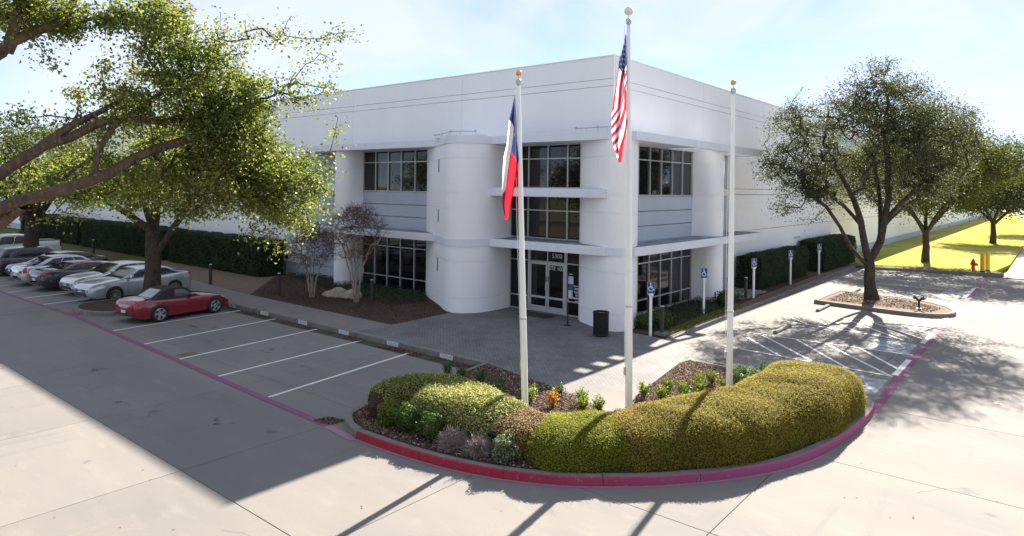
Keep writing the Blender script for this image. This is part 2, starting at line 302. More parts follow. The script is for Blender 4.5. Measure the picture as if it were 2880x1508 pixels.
def pav(M):
    t = M.node_tree; P = t.nodes['Principled BSDF']; g = t.nodes.new('ShaderNodeNewGeometry')
    b = t.nodes.new('ShaderNodeTexBrick'); b.inputs['Scale'].default_value = 1.0; b.inputs['Brick Width'].default_value = 0.22; b.inputs['Row Height'].default_value = 0.11; b.inputs['Mortar Size'].default_value = 0.006
    b.inputs['Color1'].default_value = (0.138, 0.138, 0.142, 1); b.inputs['Color2'].default_value = (0.172, 0.169, 0.170, 1); b.inputs['Mortar'].default_value = (0.092, 0.092, 0.094, 1)
    mp_ = t.nodes.new('ShaderNodeMapping'); mp_.inputs['Rotation'].default_value = (0, 0, R(45))
    nn = t.nodes.new('ShaderNodeTexNoise'); nn.inputs['Scale'].default_value = 0.7; nn.inputs['Detail'].default_value = 7
    mr = t.nodes.new('ShaderNodeMapRange'); mr.inputs[1].default_value = 0.35; mr.inputs[2].default_value = 0.7; mr.inputs[3].default_value = 0.78; mr.inputs[4].default_value = 1.15
    sm = t.nodes.new('ShaderNodeVectorMath'); sm.operation = 'SCALE'
    bb = t.nodes.new('ShaderNodeBump'); bb.inputs['Strength'].default_value = 0.5; bb.inputs['Distance'].default_value = 0.004; bb.invert = True
    l = t.links.new; l(g.outputs['Position'], mp_.inputs[0]); l(mp_.outputs[0], b.inputs[0]); l(g.outputs['Position'], nn.inputs['Vector']); l(nn.outputs['Fac'], mr.inputs[0])
    l(b.outputs['Color'], sm.inputs[0]); l(mr.outputs[0], sm.inputs['Scale']); l(sm.outputs[0], P.inputs['Base Color']); l(b.outputs['Fac'], bb.inputs['Height']); l(bb.outputs[0], P.inputs['Normal'])
pav(M_paver)

# ------------------------------------------------------------------ ground
LOT = -0.16
tag(MB().box(-1500, 1500, -1500, 1800, -1.2, -0.32).build('ground', M_far), kind='structure')
# driveway: joint bed and slabs
drive = tag(MB().box(-90, 10.6, -22.6, -7.8, -0.3, LOT-0.02).box(-20.0, 46, -60, -22.6, -0.3, LOT-0.02).box(2.2, 46, -22.6, 31.5, -0.3, LOT-0.021).build('driveway', M_gap), kind='structure')
XJ = 0.9; YJ = -4.09; PX_, PY_ = 4.3, 4.37
slabs = {}
def slab(x0, x1, y0, y1):
    k = (round(x1-x0, 2), round(y1-y0, 2))
    if k not in slabs:
        hx, hy = k[0]/2 - 0.006, k[1]/2 - 0.006
        b = MB(); t = 0.004
        b.v = [(-hx,-hy,-.06),(hx,-hy,-.06),(hx,hy,-.06),(-hx,hy,-.06),(-hx,-hy,-t),(hx,-hy,-t),(hx,hy,-t),(-hx,hy,-t),(-hx+t,-hy+t,0),(hx-t,-hy+t,0),(hx-t,hy-t,0),(-hx+t,hy-t,0)]
        for q in (0, 4):
            for j in range(4): b.f.append((q+j, q+(j+1)%4, q+4+(j+1)%4, q+4+j)); b.m.append(0)
        b.f.append((8,9,10,11)); b.m.append(0)
        slabs[k] = b.mesh('concrete_slab', M_lot)
    link('concrete_slab', slabs[k], drive, ((x0+x1)/2, (y0+y1)/2, LOT))
for i in range(-9, 10):
    for j in range(-13, 9):
        x0 = XJ + i*PX_; y0 = YJ + j*PY_; x1 = x0+PX_; y1 = y0+PY_
        if y0 > -8.6 and x1 < 2.5: continue
        if y1 < -23 and x1 < -19: continue
        if x0 < -20 and y0 < -22.6: continue
        if y0 > 30: continue
        if x0 > -3 and y0 < -22 and (x0 > 20): continue
        slab(x0, x1, y0, y1)
# raised walks and plaza (top z = 0)
Z = 0.0
tag(MB().prism([(-26,-7.85),(-6.0,-7.85),(-6.0,-6.15),(-16.35,-6.1),(-26,-5.4)], -0.3, Z).build('sidewalk', M_walk), kind='structure')
plaza_pts = [(-6.0,-7.85),(0.30,-7.9),(3.07,-8.49),(4.16,-8.75),(5.24,-9.25),(5.8,-9.6),(5.9,-9.2),(5.4,-7.74),(4.78,-3.9),(4.9,-3.3),(3.15,-1.25),(1.2,-1.0),(0.3,1.2),(-1.4,0.2),(-5.1,0.2),(-5.1,-1.5),(-5.6,-2.5),(-6.1,-2.8),(-6.0,-6.15)]
tag(MB().prism(plaza_pts, -0.3, Z+0.004).build('paved_plaza', M_paver), kind='structure')
tag(MB().prism([(2.9,-8.6),(4.16,-9.0),(5.24,-9.5),(6.2,-9.9),(6.0,-8.9),(5.5,-8.0),(5.0,-7.0)], -0.3, Z+0.008).build('path', M_walk), kind='structure')
# ramp to the accessible stalls
A1, B1, C1, D1, E1 = (4.9,-3.3,0.003), (3.15,-1.25,0.003), (5.7,-2.6,LOT+0.010), (4.4,0.6,LOT+0.010), (2.95,1.2,LOT+0.010)
tag(MB().poly([A1,C1,D1]).poly([A1,D1,B1]).poly([B1,D1,E1]).build('ramp', M_walk), kind='structure')

def kerb_line(name, pts, wdt=0.16, seg=1.6, z1=0.012, z0=-0.3, mats=None, side=1, facemat=None, batter=0.035):
    """pts along the OUTER top edge; width to the left of travel if side=1. pieces are separate parts"""
    root = link(name, None); tag(root, kind='structure')
    P = [Vector((p[0], p[1])) for p in pts]
    # resample
    L = [0]
    for a, b in zip(P, P[1:]): L.append(L[-1] + (b-a).length)
    n = max(1, round(L[-1]/seg)); 
    def at(s):
        s = max(0, min(L[-1], s))
        for k in range(len(P)-1):
            if s <= L[k+1] + 1e-9:
                t = (s-L[k])/(L[k+1]-L[k]); return P[k].lerp(P[k+1], t)
        return P[-1].copy()
    for q in range(n):
        s0 = q*L[-1]/n + 0.006; s1 = (q+1)*L[-1]/n - 0.006; K = 5
        b = MB(); sect = []
        for k in range(K+1):
            s = s0 + (s1-s0)*k/K; p = at(s); d = (at(s+0.15)-at(s-0.15)).normalized(); nrm = Vector((-d.y, d.x))*side
            o = p; i_ = p + nrm*wdt; of = p - nrm*batter; e = 0.022
            sect.append([(of.x, of.y, z0), (p.x - nrm.x*0.004, p.y - nrm.y*0.004, z1-e), (p.x + nrm.x*e, p.y + nrm.y*e, z1), (i_.x, i_.y, z1), (i_.x, i_.y, z0)])
        i0 = len(b.v)
        for r_ in sect: b.v += r_
        for k in range(K):
            for j in range(4):
                f = (i0+k*5+j, i0+(k+1)*5+j, i0+(k+1)*5+j+1, i0+k*5+j+1)
                b.f.append(f if side < 0 else f[::-1]); 
                pm = at(s0 + (s1-s0)*(k+.5)/K)
                b.m.append(facemat(pm) if (facemat and j <= 1) else 0)
        b.f.append(tuple(i0+j for j in range(5))); b.m.append(0)
        b.f.append(tuple(i0+K*5+j for j in range(5))); b.m.append(0)
        b.build('kerb_stone', mats or [M_kerb], root)
    return root
kerb_line('parking_kerb', [(-60,-7.92),(-26,-7.92),(0.35,-7.92)], side=1, seg=2.6, batter=0.02)
kerb_line('bed_kerb', [(0.35,-7.95),(0.52,-9.5),(0.75,-10.6),(0.8,-11.9),(0.72,-12.8),(0.95,-13.5),(1.5,-13.85),(2.08,-14.02)], side=-1 if False else 1, seg=1.4)
isl = [(2.08,-14.02),(3.1,-14.0),(4.09,-13.90),(5.05,-13.72),(5.9,-13.42),(6.69,-13.01),(7.22,-12.62),(8.05,-11.85),(8.73,-11.03),(9.4,-10.0),(9.88,-8.86),(10.15,-7.25),(10.27,-5.6),(10.26,-4.48),(10.0,-3.6),(9.2,-3.25),(7.4,-3.45),(5.2,-3.25),(4.9,-3.3)]
# smooth the island outline
def smooth(pts, it=2):
    for _ in range(it):
        o = [pts[0]]
        for a, b in zip(pts, pts[1:]):
            o += [(a[0]*.75+b[0]*.25, a[1]*.75+b[1]*.25), (a[0]*.25+b[0]*.75, a[1]*.25+b[1]*.75)]
        pts = o + [pts[-1]]
    return pts
isl_s = smooth(isl, 2)
kerb_line('island_kerb', isl_s, side=1, seg=1.9, mats=[M_kerb, M_kpaint, M_kpaint], facemat=lambda p: 1 if p.x < 7.0 and p.y < -8 else (2 if (p.x > 7.0 and p.x > 9.5 - 4*(p.y < -8) and p.y < -4.3) else 0))
kerb_line('east_kerb', [(3.16,-1.3),(3.05,-0.7),(2.92,1.0),(2.6,14),(2.35,24.7),(2.25,32.5)], side=1, seg=3.0)
# mulch beds
def bed(name, pts, z, M, kind='structure'):
    return tag(MB().prism(pts, -0.29, z).build(name, M), kind=kind)
bed('mulch_bed', [(-16.35,-6.1),(-6.0,-6.15),(-6.1,-2.8),(-8.6,-1.4),(-10.4,0.05),(-21,0.05),(-21.2,-1.9)], 0.02, M_mulch)
bed('planting_bed', [(0.42,-7.95),(0.60,-9.5),(0.85,-10.6),(0.9,-11.9),(0.85,-12.8),(1.1,-13.45),(2.08,-13.87),(4.09,-13.75),(5.9,-13.26),(7.1,-12.5),(8.6,-10.95),(9.72,-8.8),(10.0,-7.2),(10.1,-5.5),(10.05,-4.5),(9.9,-3.7),(9.2,-3.4),(5.0,-3.42),(4.78,-3.9),(5.4,-7.74),(5.9,-9.2),(5.8,-9.6),(5.24,-9.25),(4.16,-8.75),(3.07,-8.49)], 0.0, M_mulch)
bed('side_bed', [(1.1,-0.95),(3.0,-1.0),(2.84,1.0),(2.5,14),(2.3,24.7),(2.2,31),(0.0,31),(0.0,1.0)], 0.015, M_mulch)
bed('side_walk_strip', [(3.0,-1.0),(2.84,1.0),(2.5,14),(2.3,24.7),(2.2,32),(2.0,32),(1.9,24),(2.05,12.5),(2.78,1.0),(2.9,-0.8)], 0.03, M_dirt)
bed('dry_ground', [(-26,-5.4),(-16.35,-6.1),(-21.2,-1.9),(-22,0.05),(-34,0.05),(-34,-7.76),(-26,-7.76)], 0.01, M_dirt)
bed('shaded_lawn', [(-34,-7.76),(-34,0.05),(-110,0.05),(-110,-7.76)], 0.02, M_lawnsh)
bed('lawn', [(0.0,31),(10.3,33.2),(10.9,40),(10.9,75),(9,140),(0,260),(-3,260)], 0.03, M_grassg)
tag(MB().poly([(10.9,31.3,-0.14),(60,31.3,-0.14),(60,300,-0.14),(6,300,-0.14),(9,140,-0.14),(10.9,75,-0.14),(10.95,33,-0.14)]).build('gravel_road', M_gravel), kind='structure')
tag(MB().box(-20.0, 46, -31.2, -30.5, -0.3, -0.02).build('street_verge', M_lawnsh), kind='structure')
tag(MB().box(-400, 400, -70, -60, -0.32, -0.1).build('street', mat('asphalt', (0.06,0.06,0.062), 0.9)), kind='structure')
tag(MB().box(-400, 400, -240, -70, -0.32, 0.0).build('far_lawn', M_far), kind='structure')

# ------------------------------------------------------------------ markings
def strip(pts, wd, z=LOT+0.004):
    b = MB()
    for (a, c) in zip(pts, pts[1:]):
        d = (Vector(c)-Vector(a)).normalized(); n = Vector((-d.y, d.x))*wd/2
        b.quad((a[0]+n.x, a[1]+n.y, z), (a[0]-n.x, a[1]-n.y, z), (c[0]-n.x, c[1]-n.y, z), (c[0]+n.x, c[1]+n.y, z))
    return b
def stripe(name, a, c, wd, M, z=LOT+0.005):
    b = strip([a, c], wd, z); b.f = [f[::1] for f in b.f]
    return tag(b.build(name, M), kind='structure')
st = [((-1.90,-13.72),(-2.71,-8.10)),((-4.66,-13.66),(-5.28,-8.12)),((-7.36,-13.58),(-8.01,-8.08)),((-10.20,-13.44),(-10.91,-8.05)),((-13.2,-13.3),(-13.68,-8.06)),
      ((-21.2,-13.28),(-21.95,-8.1)),((-23.72,-13.34),(-24.5,-8.1)),((-26.22,-13.33),(-27.0,-8.1)),((-28.85,-13.3),(-29.6,-8.1)),((-31.5,-13.3),(-32.2,-8.1))]
for a, c in st: stripe('parking_line', a, c, 0.105, M_line)
b = strip([(0.98,-13.95),(-1.9,-13.86),(-4.64,-13.74),(-7.4,-13.6),(-10.2,-13.5),(-13.23,-13.38),(-17.46,-13.2),(-22.7,-13.38),(-30,-13.5)], 0.19, LOT+0.009)
tag(b.build('fire_lane_line', M_purple), kind='structure')
b = strip([(10.22,-4.5),(10.13,-0.6),(10.08,5.7),(10.08,14.7),(10.1,21.4),(10.12,30)], 0.24, LOT+0.009)
tag(b.build('fire_lane_line', M_purple), kind='structure')
# overspray at the foot of the painted kerb
op = [Vector(p) for p in isl_s[:44]]
b = MB()
for k in range(len(op)-1):
    def off(i, d):
        t_ = (op[min(i+1, len(op)-1)]-op[max(i-1, 0)]).normalized(); return op[i] + Vector((t_.y, -t_.x))*d
    a0, a1, c0, c1 = off(k, .02), off(k, .085), off(k+1, .02), off(k+1, .085)
    b.quad((a0.x,a0.y,LOT+.006),(a1.x,a1.y,LOT+.006),(c1.x,c1.y,LOT+.006),(c0.x,c0.y,LOT+.006))
tag(b.build('kerb_overspray', M_pinkspray), kind='structure')
tag(strip([(0.9,-13.97),(2.1,-14.09)], 0.2, LOT+0.007).build('kerb_overspray', M_pinkspray), kind='structure')
# hatched access aisles
HA = [((4.3,-0.10),(9.97,-0.5)),((4.55,2.71),(10.03,2.93)),((4.77,1.84),(6.66,-0.29)),((5.09,2.6),(7.6,-0.2)),((6.3,2.7),(8.7,-0.4)),((7.29,2.75),(9.93,-0.53)),((8.41,2.8),(10.04,0.4)),
      ((4.53,6.12),(8.9,5.5)),((4.6,8.6),(10.0,8.5)),((4.46,7.46),(5.91,5.88)),((5.0,8.3),(7.0,5.64)),((5.58,8.52),(7.9,5.5)),((6.51,8.53),(9.35,5.3)),((7.6,8.5),(10.0,5.9)),((8.8,8.5),(10.05,7.2)),
      ((4.5,16.2),(10,16.0)),((4.6,19.4),(10,19.2)),((4.8,19.2),(7.4,16.1)),((6.0,19.3),(8.6,16.1)),((7.2,19.3),(9.8,16.1)),((8.5,19.3),(10,17.4)),((4.5,22.2),(10,22.0)),((4.5,25),(10,24.8)),((4.5,27.8),(10,27.6)),
      ((5.0,-2.95),(6.9,-3.0))]
for k, (a, c) in enumerate(HA): stripe('aisle_line', a, c, 0.10, M_line, LOT+0.005+0.001*(k % 3))
for a, c in [((10.0,-0.35),(10.0,2.1)),((9.95,5.2),(9.98,7.5)),((9.95,9.3),(9.98,15)),((9.95,19),(9.98,24))]: stripe('stop_bar', a, c, 0.17, M_line, LOT+0.0125)
for (x0, y0, x1, y1) in [(8.7,-2.9,9.95,-1.1),(8.5,2.95,9.85,4.9),(8.9,8.7,9.85,10.7),(8.8,19.6,9.85,21.6)]:
    tag(MB().quad((x0,y0,LOT+.004),(x1,y0,LOT+.004),(x1,y1,LOT+.004),(x0,y1,LOT+.004)).build('blue_pavement_square', M_blue), kind='structure')
# ------------------------------------------------------------------ wheelchair symbol (used flat on signs)
def isa(b, place, s=1.0, m=0):
    """place(u, v) -> 3D ; symbol in a box 1 x 1"""
    def disc(cx, cy, r, n=14): b.poly([place((cx+r*math.cos(2*math.pi*k/n))*s, (cy+r*math.sin(2*math.pi*k/n))*s) for k in range(n)], m)
    def seg(x0, y0, x1, y1, w_):
        d = Vector((x1-x0, y1-y0)).normalized(); n = Vector((-d.y, d.x))*w_/2
        b.poly([place((x0-n.x)*s, (y0-n.y)*s), place((x1-n.x)*s, (y1-n.y)*s), place((x1+n.x)*s, (y1+n.y)*s), place((x0+n.x)*s, (y0+n.y)*s)], m)
    disc(-0.05, 0.42, 0.085)
    seg(-0.05, 0.34, -0.03, 0.0, 0.09); seg(-0.07, 0.17, 0.16, 0.17, 0.07); seg(-0.04, 0.0, 0.17, 0.0, 0.09); seg(0.15, 0.02, 0.27, -0.28, 0.09); seg(0.25, -0.27, 0.36, -0.22, 0.07)
    K = 14
    for k in range(K):
        a0 = R(118 + k*(232/K)); a1 = R(118 + (k+1)*(232/K)); r0, r1 = 0.225, 0.30
        cx, cy = 0.0, -0.12
        b.poly([place((cx+r0*math.cos(a0))*s, (cy+r0*math.sin(a0))*s), place((cx+r1*math.cos(a0))*s, (cy+r1*math.sin(a0))*s), place((cx+r1*math.cos(a1))*s, (cy+r1*math.sin(a1))*s), place((cx+r0*math.cos(a1))*s, (cy+r0*math.sin(a1))*s)], m)
for cy in (-2.0, 3.9, 9.7):
    b = MB(); isa(b, lambda u, v: (9.2-v*1.0, cy+u*1.0, LOT+0.009), 1.0); tag(b.build('painted_wheelchair_symbol', M_line), kind='structure')

# ------------------------------------------------------------------ building
bd = thing('office_building', 'white office building with grey canopies, rounded pylons and a dark glass entrance', 'building')
core_ = MB().box(-112, -0.16, 0.16, 240, -0.3, 10.45)
core_.build('core', M_white, bd)
FZ = [(7.40,9.422),(9.440,9.712),(9.730,10.62)]
def Fpan(x0, x1, z0, z1, M=M_white, y=0.0, name='wall_panel'):
    return MB().box(x0+.008, x1-.008, y, y+0.15, z0, z1).build(name, M, bd)
def Rpan(y0, y1, z0, z1, M=M_white, x=0.0, name='wall_panel'):
    return MB().box(x-0.15, x, y0+.008, y1-.008, z0, z1).build(name, M, bd)
xs = [0.0] + [-8.3 - 8.3*k for k in range(13)]
for k in range(len(xs)-1):
    for z0, z1 in FZ: Fpan(xs[k+1], xs[k] - (0.0 if k else -0.0), z0, z1)
ys = [0.16, 8.65] + [17.3 + 8.65*k for k in range(26)]
for k in range(len(ys)-1):
    for z0, z1 in FZ: Rpan(ys[k], ys[k+1], z0, z1)
# cap
MB().box(-112, 0.03, -0.03, 0.2, 10.623, 10.66).box(-0.2, 0.03, 0.2, 240, 10.623, 10.66).build('roof_coping', M_white, bd)
# lower long walls
LW = [(0.635,3.045),(3.075,5.095),(5.125,5.405),(5.435,7.395)]
xl = [-20.9,-24.9] + [-33.2 - 8.3*k for k in range(10)]
for k in range(len(xl)-1):
    Fpan(xl[k+1], xl[k], -0.3, 0.62, M_grey, y=0.02, name='base_panel')
    for z0, z1 in LW: Fpan(xl[k+1], xl[k], z0, z1)
yl = [12.1, 17.3] + [25.95 + 8.65*k for k in range(25)]
for k in range(len(yl)-1):
    Rpan(yl[k], yl[k+1], -0.3, 0.62, M_grey, x=-0.02, name='base_panel')
    for z0, z1 in LW: Rpan(yl[k], yl[k+1], z0, z1)
# recessed grey strips beyond the wings
RS = [(-0.3,0.62,M_grey),(0.65,1.42,M_grey),(1.45,2.2,M_grey),(2.23,3.12,M_grey),(3.14,3.73,M_grey),(3.77,4.36,M_grey),(4.40,5.0,M_grey),(5.03,5.40,M_white),(5.43,6.52,M_grey),(6.56,7.38,M_grey)]
for z0, z1, M in RS:
    Fpan(-20.9, -16.9, z0, z1, M, y=0.08, name='recess_panel'); Rpan(8.6, 12.1, z0, z1, M, x=-0.08, name='recess_panel')
# grey spandrels
for z0, z1 in [(3.13,3.728),(3.772,4.358),(4.402,5.02)]:
    Fpan(-15.62, -10.3, z0, z1, M_grey, y=-0.01, name='spandrel_panel'); Rpan(1.0, 7.42, z0, z1, M_grey, x=0.01, name='spandrel_panel')
def head(x0,x1,z0,z1): Fpan(x0,x1,z0,z1,M_white,name='head_panel')
Fpan(-15.62,-10.3,7.2,7.39,M_canopy,name='head_panel'); Rpan(1.0,7.42,7.2,7.39,M_canopy,name='head_panel'); Fpan(-5.2,-1.4,7.2,7.39,M_canopy,name='head_panel'); Fpan(-5.2,-1.4,4.96,5.3,M_canopy,name='head_panel')
Fpan(-15.62,-10.3,-0.3,-0.03,M_white,name='sill_panel',y=-0.06); Rpan(1.0,7.42,-0.3,0.03,M_white,x=0.06,name='sill_panel')
# windows: window > mullion, pane
paneM = {}
def window(name, axis, u, z, label=None, blinds=(), mw=0.055):
    """axis 'F' (y=0 plane, u are x) or 'R' (x=0 plane, u are y)"""
    fr = MB()
    def bx(b, u0, u1, z0, z1, d0, d1):
        if axis == 'F': b.box(u0, u1, -d1, -d0, z0, z1)
        else: b.box(d0, d1, u0, u1, z0, z1)
    f = link(name, None, bd)
    if label: f['label'] = label
    h = mw/2
    for uu in u:
        b = MB(); bx(b, uu-h, uu+h, z[0]-h, z[-1]+h, -0.09, 0.052); b.build('mullion', M_alu, f)
    for zz in z:
        for a, c in zip(u, u[1:]):
            b = MB(); bx(b, a+h, c-h, zz-h*.85, zz+h*.85, -0.09, 0.046); b.build('transom', M_alu, f)
    for i, (a, c) in enumerate(zip(u, u[1:])):
        for z0, z1 in zip(z, z[1:]):
            b = MB(); bx(b, a+h, c-h, z0+h*.85, z1-h*.85, -0.05, -0.02)
            # slight individual tilt so that reflections break from pane to pane
            tx = random.uniform(-.004, .004); tz = random.uniform(-.003, .003)
            b.v = [((x, y + (x-(a+c)/2)*tx + (q-z0)*tz, q) if axis == 'F' else (x + (y-(a+c)/2)*tx + (q-z0)*tz, y, q)) for x, y, q in b.v]
            b.build('pane', M_glassb if i in blinds else M_glass, f)
    return f
uL = [-15.57,-14.55,-13.53,-12.50,-11.46,-10.41]
window('window', 'F', uL, [0.0,0.61,2.17,3.09])
window('window', 'F', uL, [5.06,6.575,7.16], blinds=(0,))
uE = [-5.18,-4.19,-3.15,-2.13,-1.43]
window('window', 'F', uE, [3.17,4.36,4.95])
window('window', 'F', uE, [5.34,6.575,7.16])
uR = [1.02,2.05,3.09,4.16,5.24,6.30,7.37]
window('window', 'R', uR, [0.06,0.61,2.17,3.09], blinds=(4,5))
window('window', 'R', uR, [5.06,6.575,7.16], blinds=(4,5))
window('sidelight_window', 'F', [-5.18,-4.13], [0.03,0.61,2.17,2.92])
window('sidelight_window', 'F', [-2.12,-1.43], [0.03,0.61,2.17,2.92])
window('transom_window', 'F', [-4.05,-3.10,-2.20], [2.17,2.92])
MB().box(-4.10,-4.05,-0.055,0.09,0,3.0).box(-2.20,-2.15,-0.055,0.09,0,3.0).build('door_frame', M_alud, bd)
def door(x0, x1, hinge):
    d = link('entrance_door', None, bd)
    st_ = 0.075
    b = MB(); b.box(x0, x0+st_, -0.05, 0.0, 0.02, 2.13); b.box(x1-st_, x1, -0.05, 0.0, 0.02, 2.13)
    b.box(x0+st_, x1-st_, -0.05, 0.0, 0.02, 0.27).box(x0+st_, x1-st_, -0.05, 0.0, 0.60, 0.69).box(x0+st_, x1-st_, -0.05, 0.0, 2.04, 2.13)
    b.build('door_rail', M_alud, d)
    for z0, z1 in ((0.27,0.60),(0.69,2.04)): MB().box(x0+st_, x1-st_, -0.03, -0.02, z0, z1).build('pane', M_glass, d)
    hx = x1-0.04 if hinge == 'l' else x0+0.04
    b = MB(); b.tube([(hx, -0.05, 0.95), (hx, -0.11, 0.95), (hx, -0.11, 1.25), (hx, -0.05, 1.25)], 0.013, 8); b.build('door_handle', M_steel, d)
    MB().box(hx-0.015, hx+0.015, -0.06, -0.05, 1.33, 1.55).build('lock_plate', M_dark, d)
door(-4.04, -3.115, 'l'); door(-3.085, -2.21, 'r')
def text(body, size, place, M, parent=None, name='lettering', extr=0.001):
    cu = bpy.data.curves.new(name, 'FONT'); cu.body = body; cu.size = size; cu.align_x = 'CENTER'; cu.extrude = extr
    o = bpy.data.objects.new('tmp', cu); col.objects.link(o)
    bpy.context.view_layer.update()
    me = bpy.data.meshes.new_from_object(o.evaluated_get(bpy.context.evaluated_depsgraph_get()))
    col.objects.unlink(o); bpy.data.objects.remove(o)
    me.name = name; me.materials.clear(); me.materials.append(M)
    q = link(name, me, parent); q.matrix_local = place
    return q
def onF(x, y, z): return Matrix.Translation((x, y, z)) @ Matrix.Rotation(R(90), 4, 'X')
text('5300', 0.27, onF(-2.62, -0.034, 2.36), M_whitep, bd)
text('STE 100', 0.235, onF(-2.64, -0.056, 1.84), M_whitep, bd)
text('VISITORS', 0.05, onF(-1.93, -0.004, 1.80), M_whitep, bd) if False else None
notices = MB()
notices.box(-2.05,-1.80,0.0,0.012,1.34,1.66); notices.box(-2.05,-1.84,0.0,0.012,0.74,1.08)
notices.build('paper_notice', mat('paper', (0.62,0.66,0.72), 0.8), bd).location = (0, -0.002, 0)
MB().box(-2.04,-1.80,0.0,0.012,1.06,1.32).build('grey_notice', mat('grey_print', (0.10,0.12,0.16), 0.7), bd)
lm = MB()
for (x0, x1, z) in [(-2.03,-1.84,1.74),(-1.80,-1.49,1.26),(-1.76,-1.50,1.17),(-1.74,-1.50,1.12),(-1.76,-1.49,1.03),(-1.74,-1.51,.98),(-1.69,-1.55,.90),(-1.69,-1.55,.86),(-1.83,-1.49,.78),(-1.83,-1.49,.74),(-1.70,-1.55,.64)]:
    x = x0
    while x < x1:
        ww = random.uniform(.012, .04); lm.box(x, min(x+ww, x1), -0.0, 0.015, z, z+0.028); x += ww + .010
lm.build('window_lettering', M_whitep, bd)
tag(MB().box(-3.9,-2.3,-1.15,-0.35,0.006,0.02).build('doormat', mat('mat_black', (0.03,0.03,0.033), 0.95), None), 'dark doormat lying in front of the glass double entrance doors', 'doormat')

# canopies
def canopy(x0, x1, y0, y1, z0, z1, name='canopy'):
    c = MB().box(x0, x1, y0, y1, z0, z1).build(name, M_canopy, bd, bevel=0.012)
    MB().box(x0+.14, x1-.10, y0+.14, y1-.02, z1, z1+.006).build('canopy_top', M_membrane, c)
    return c
canopy(-20.0, -8.55, -1.45, -0.004, 2.79, 3.12); canopy(-20.0, -8.55, -1.45, -0.004, 7.17, 7.5)
canopy(-5.14, 0.60, -1.50, -0.004, 2.79, 3.12); canopy(-5.14, 0.60, -1.50, -0.004, 4.965, 5.31); canopy(-5.14, 0.60, -1.50, -0.004, 7.17, 7.5)
canopy(0.004, 1.50, -0.80, 13.0, 2.785, 3.115)
cu = MB()
for (x0, x1, y0, y1) in [(0.004,1.50,-0.80,4.60),(0.004,1.50,7.50,8.9),(0.004,1.50,12.45,13.0),(0.004,0.12,4.60,7.50),(1.37,1.50,4.60,7.50),(0.004,0.12,8.9,12.45),(1.37,1.50,8.9,12.45),(0.12,1.37,5.52,5.58),(0.12,1.37,6.50,6.56),(0.12,1.37,10.6,10.7)]:
    cu.box(x0, x1, y0, y1, 7.165, 7.495)
cu = cu.build('canopy', M_canopy, bd)
# pylons: stacked courses
CZ = [(-0.3,0.62),(0.632,2.17),(2.182,2.79),(3.12,4.40),(4.412,5.07),(5.082,6.54),(6.552,7.17)]
def off_poly(pts, d):
    n = len(pts); o = []
    for k in range(n):
        a, b_, c = Vector(pts[k-1]), Vector(pts[k]), Vector(pts[(k+1) % n])
        n1 = (b_-a).normalized(); n2 = (c-b_).normalized()
        m1 = Vector((n1.y, -n1.x)); m2 = Vector((n2.y, -n2.x)); mm = (m1+m2); mm = mm/max(mm.length, 1e-6) / max(0.5, math.sqrt((1+m1.dot(m2))/2))
        o.append((b_.x+mm.x*d, b_.y+mm.y*d))
    return o
def pylon(pts, name='pylon', bands=True, courses=None):
    p = link(name, None, bd)
    MB().prism(off_poly(pts, -0.03), -0.3, 7.17).build('pylon_core', M_white, p, smooth=35)
    for z0, z1 in CZ: MB().prism(pts, z0, z1).build('pylon_course', M_white, p, smooth=35)
    if bands:
        for z0, z1 in ((2.793,3.117),(7.173,7.497)): MB().prism(off_poly(pts, 0.03), z0, z1).build('pylon_band', M_canopy, p, smooth=35)
    else:
        MB().prism(pts, 2.79, 3.12).build('pylon_course', M_white, p, smooth=35)
    return p
def sm(pts, it=2):   # smooth open curve
    return smooth(pts, it)
pl = [(-10.36,0.1)] + sm([(-10.36,-0.25),(-9.4,-0.95),(-8.5,-1.45),(-7.3,-2.2),(-6.5,-2.78),(-5.95,-2.82),(-5.5,-2.5),(-5.2,-2.0),(-5.12,-1.45),(-5.14,-0.6)]) + [(-5.16,0.1)]
pylon(pl)
prr = [(-1.40,0.1)] + sm([(-1.40,-0.2),(-1.2,-0.48),(-0.9,-0.73),(-0.3,-1.06),(0.3,-1.34),(0.75,-1.47),(1.15,-1.3),(1.34,-0.9),(1.28,-0.4),(1.05,0.2),(0.72,0.75),(0.35,1.0)]) + [(-0.1,1.0),(-0.1,0.1)]
pylon(prr)
def stadium(cx, cy, ang, L0, L1, hw):
    pts = []
    for k in range(9):
        a = R(-90 + 180*k/8); pts.append((L1-hw + hw*math.cos(a), hw*math.sin(a)))
    pts = [(L0, -hw)] + pts + [(L0, hw)]
    ca, sa = math.cos(ang), math.sin(ang)
    return [(cx + x*ca - y*sa, cy + x*sa + y*ca) for x, y in pts]
pylon(stadium(0, 8.05, 0, -0.1, 1.30, 0.60), 'rounded_column', bands=False)
pylon(stadium(-16.22, 0, R(-90), -0.1, 1.30, 0.60), 'rounded_column', bands=False)
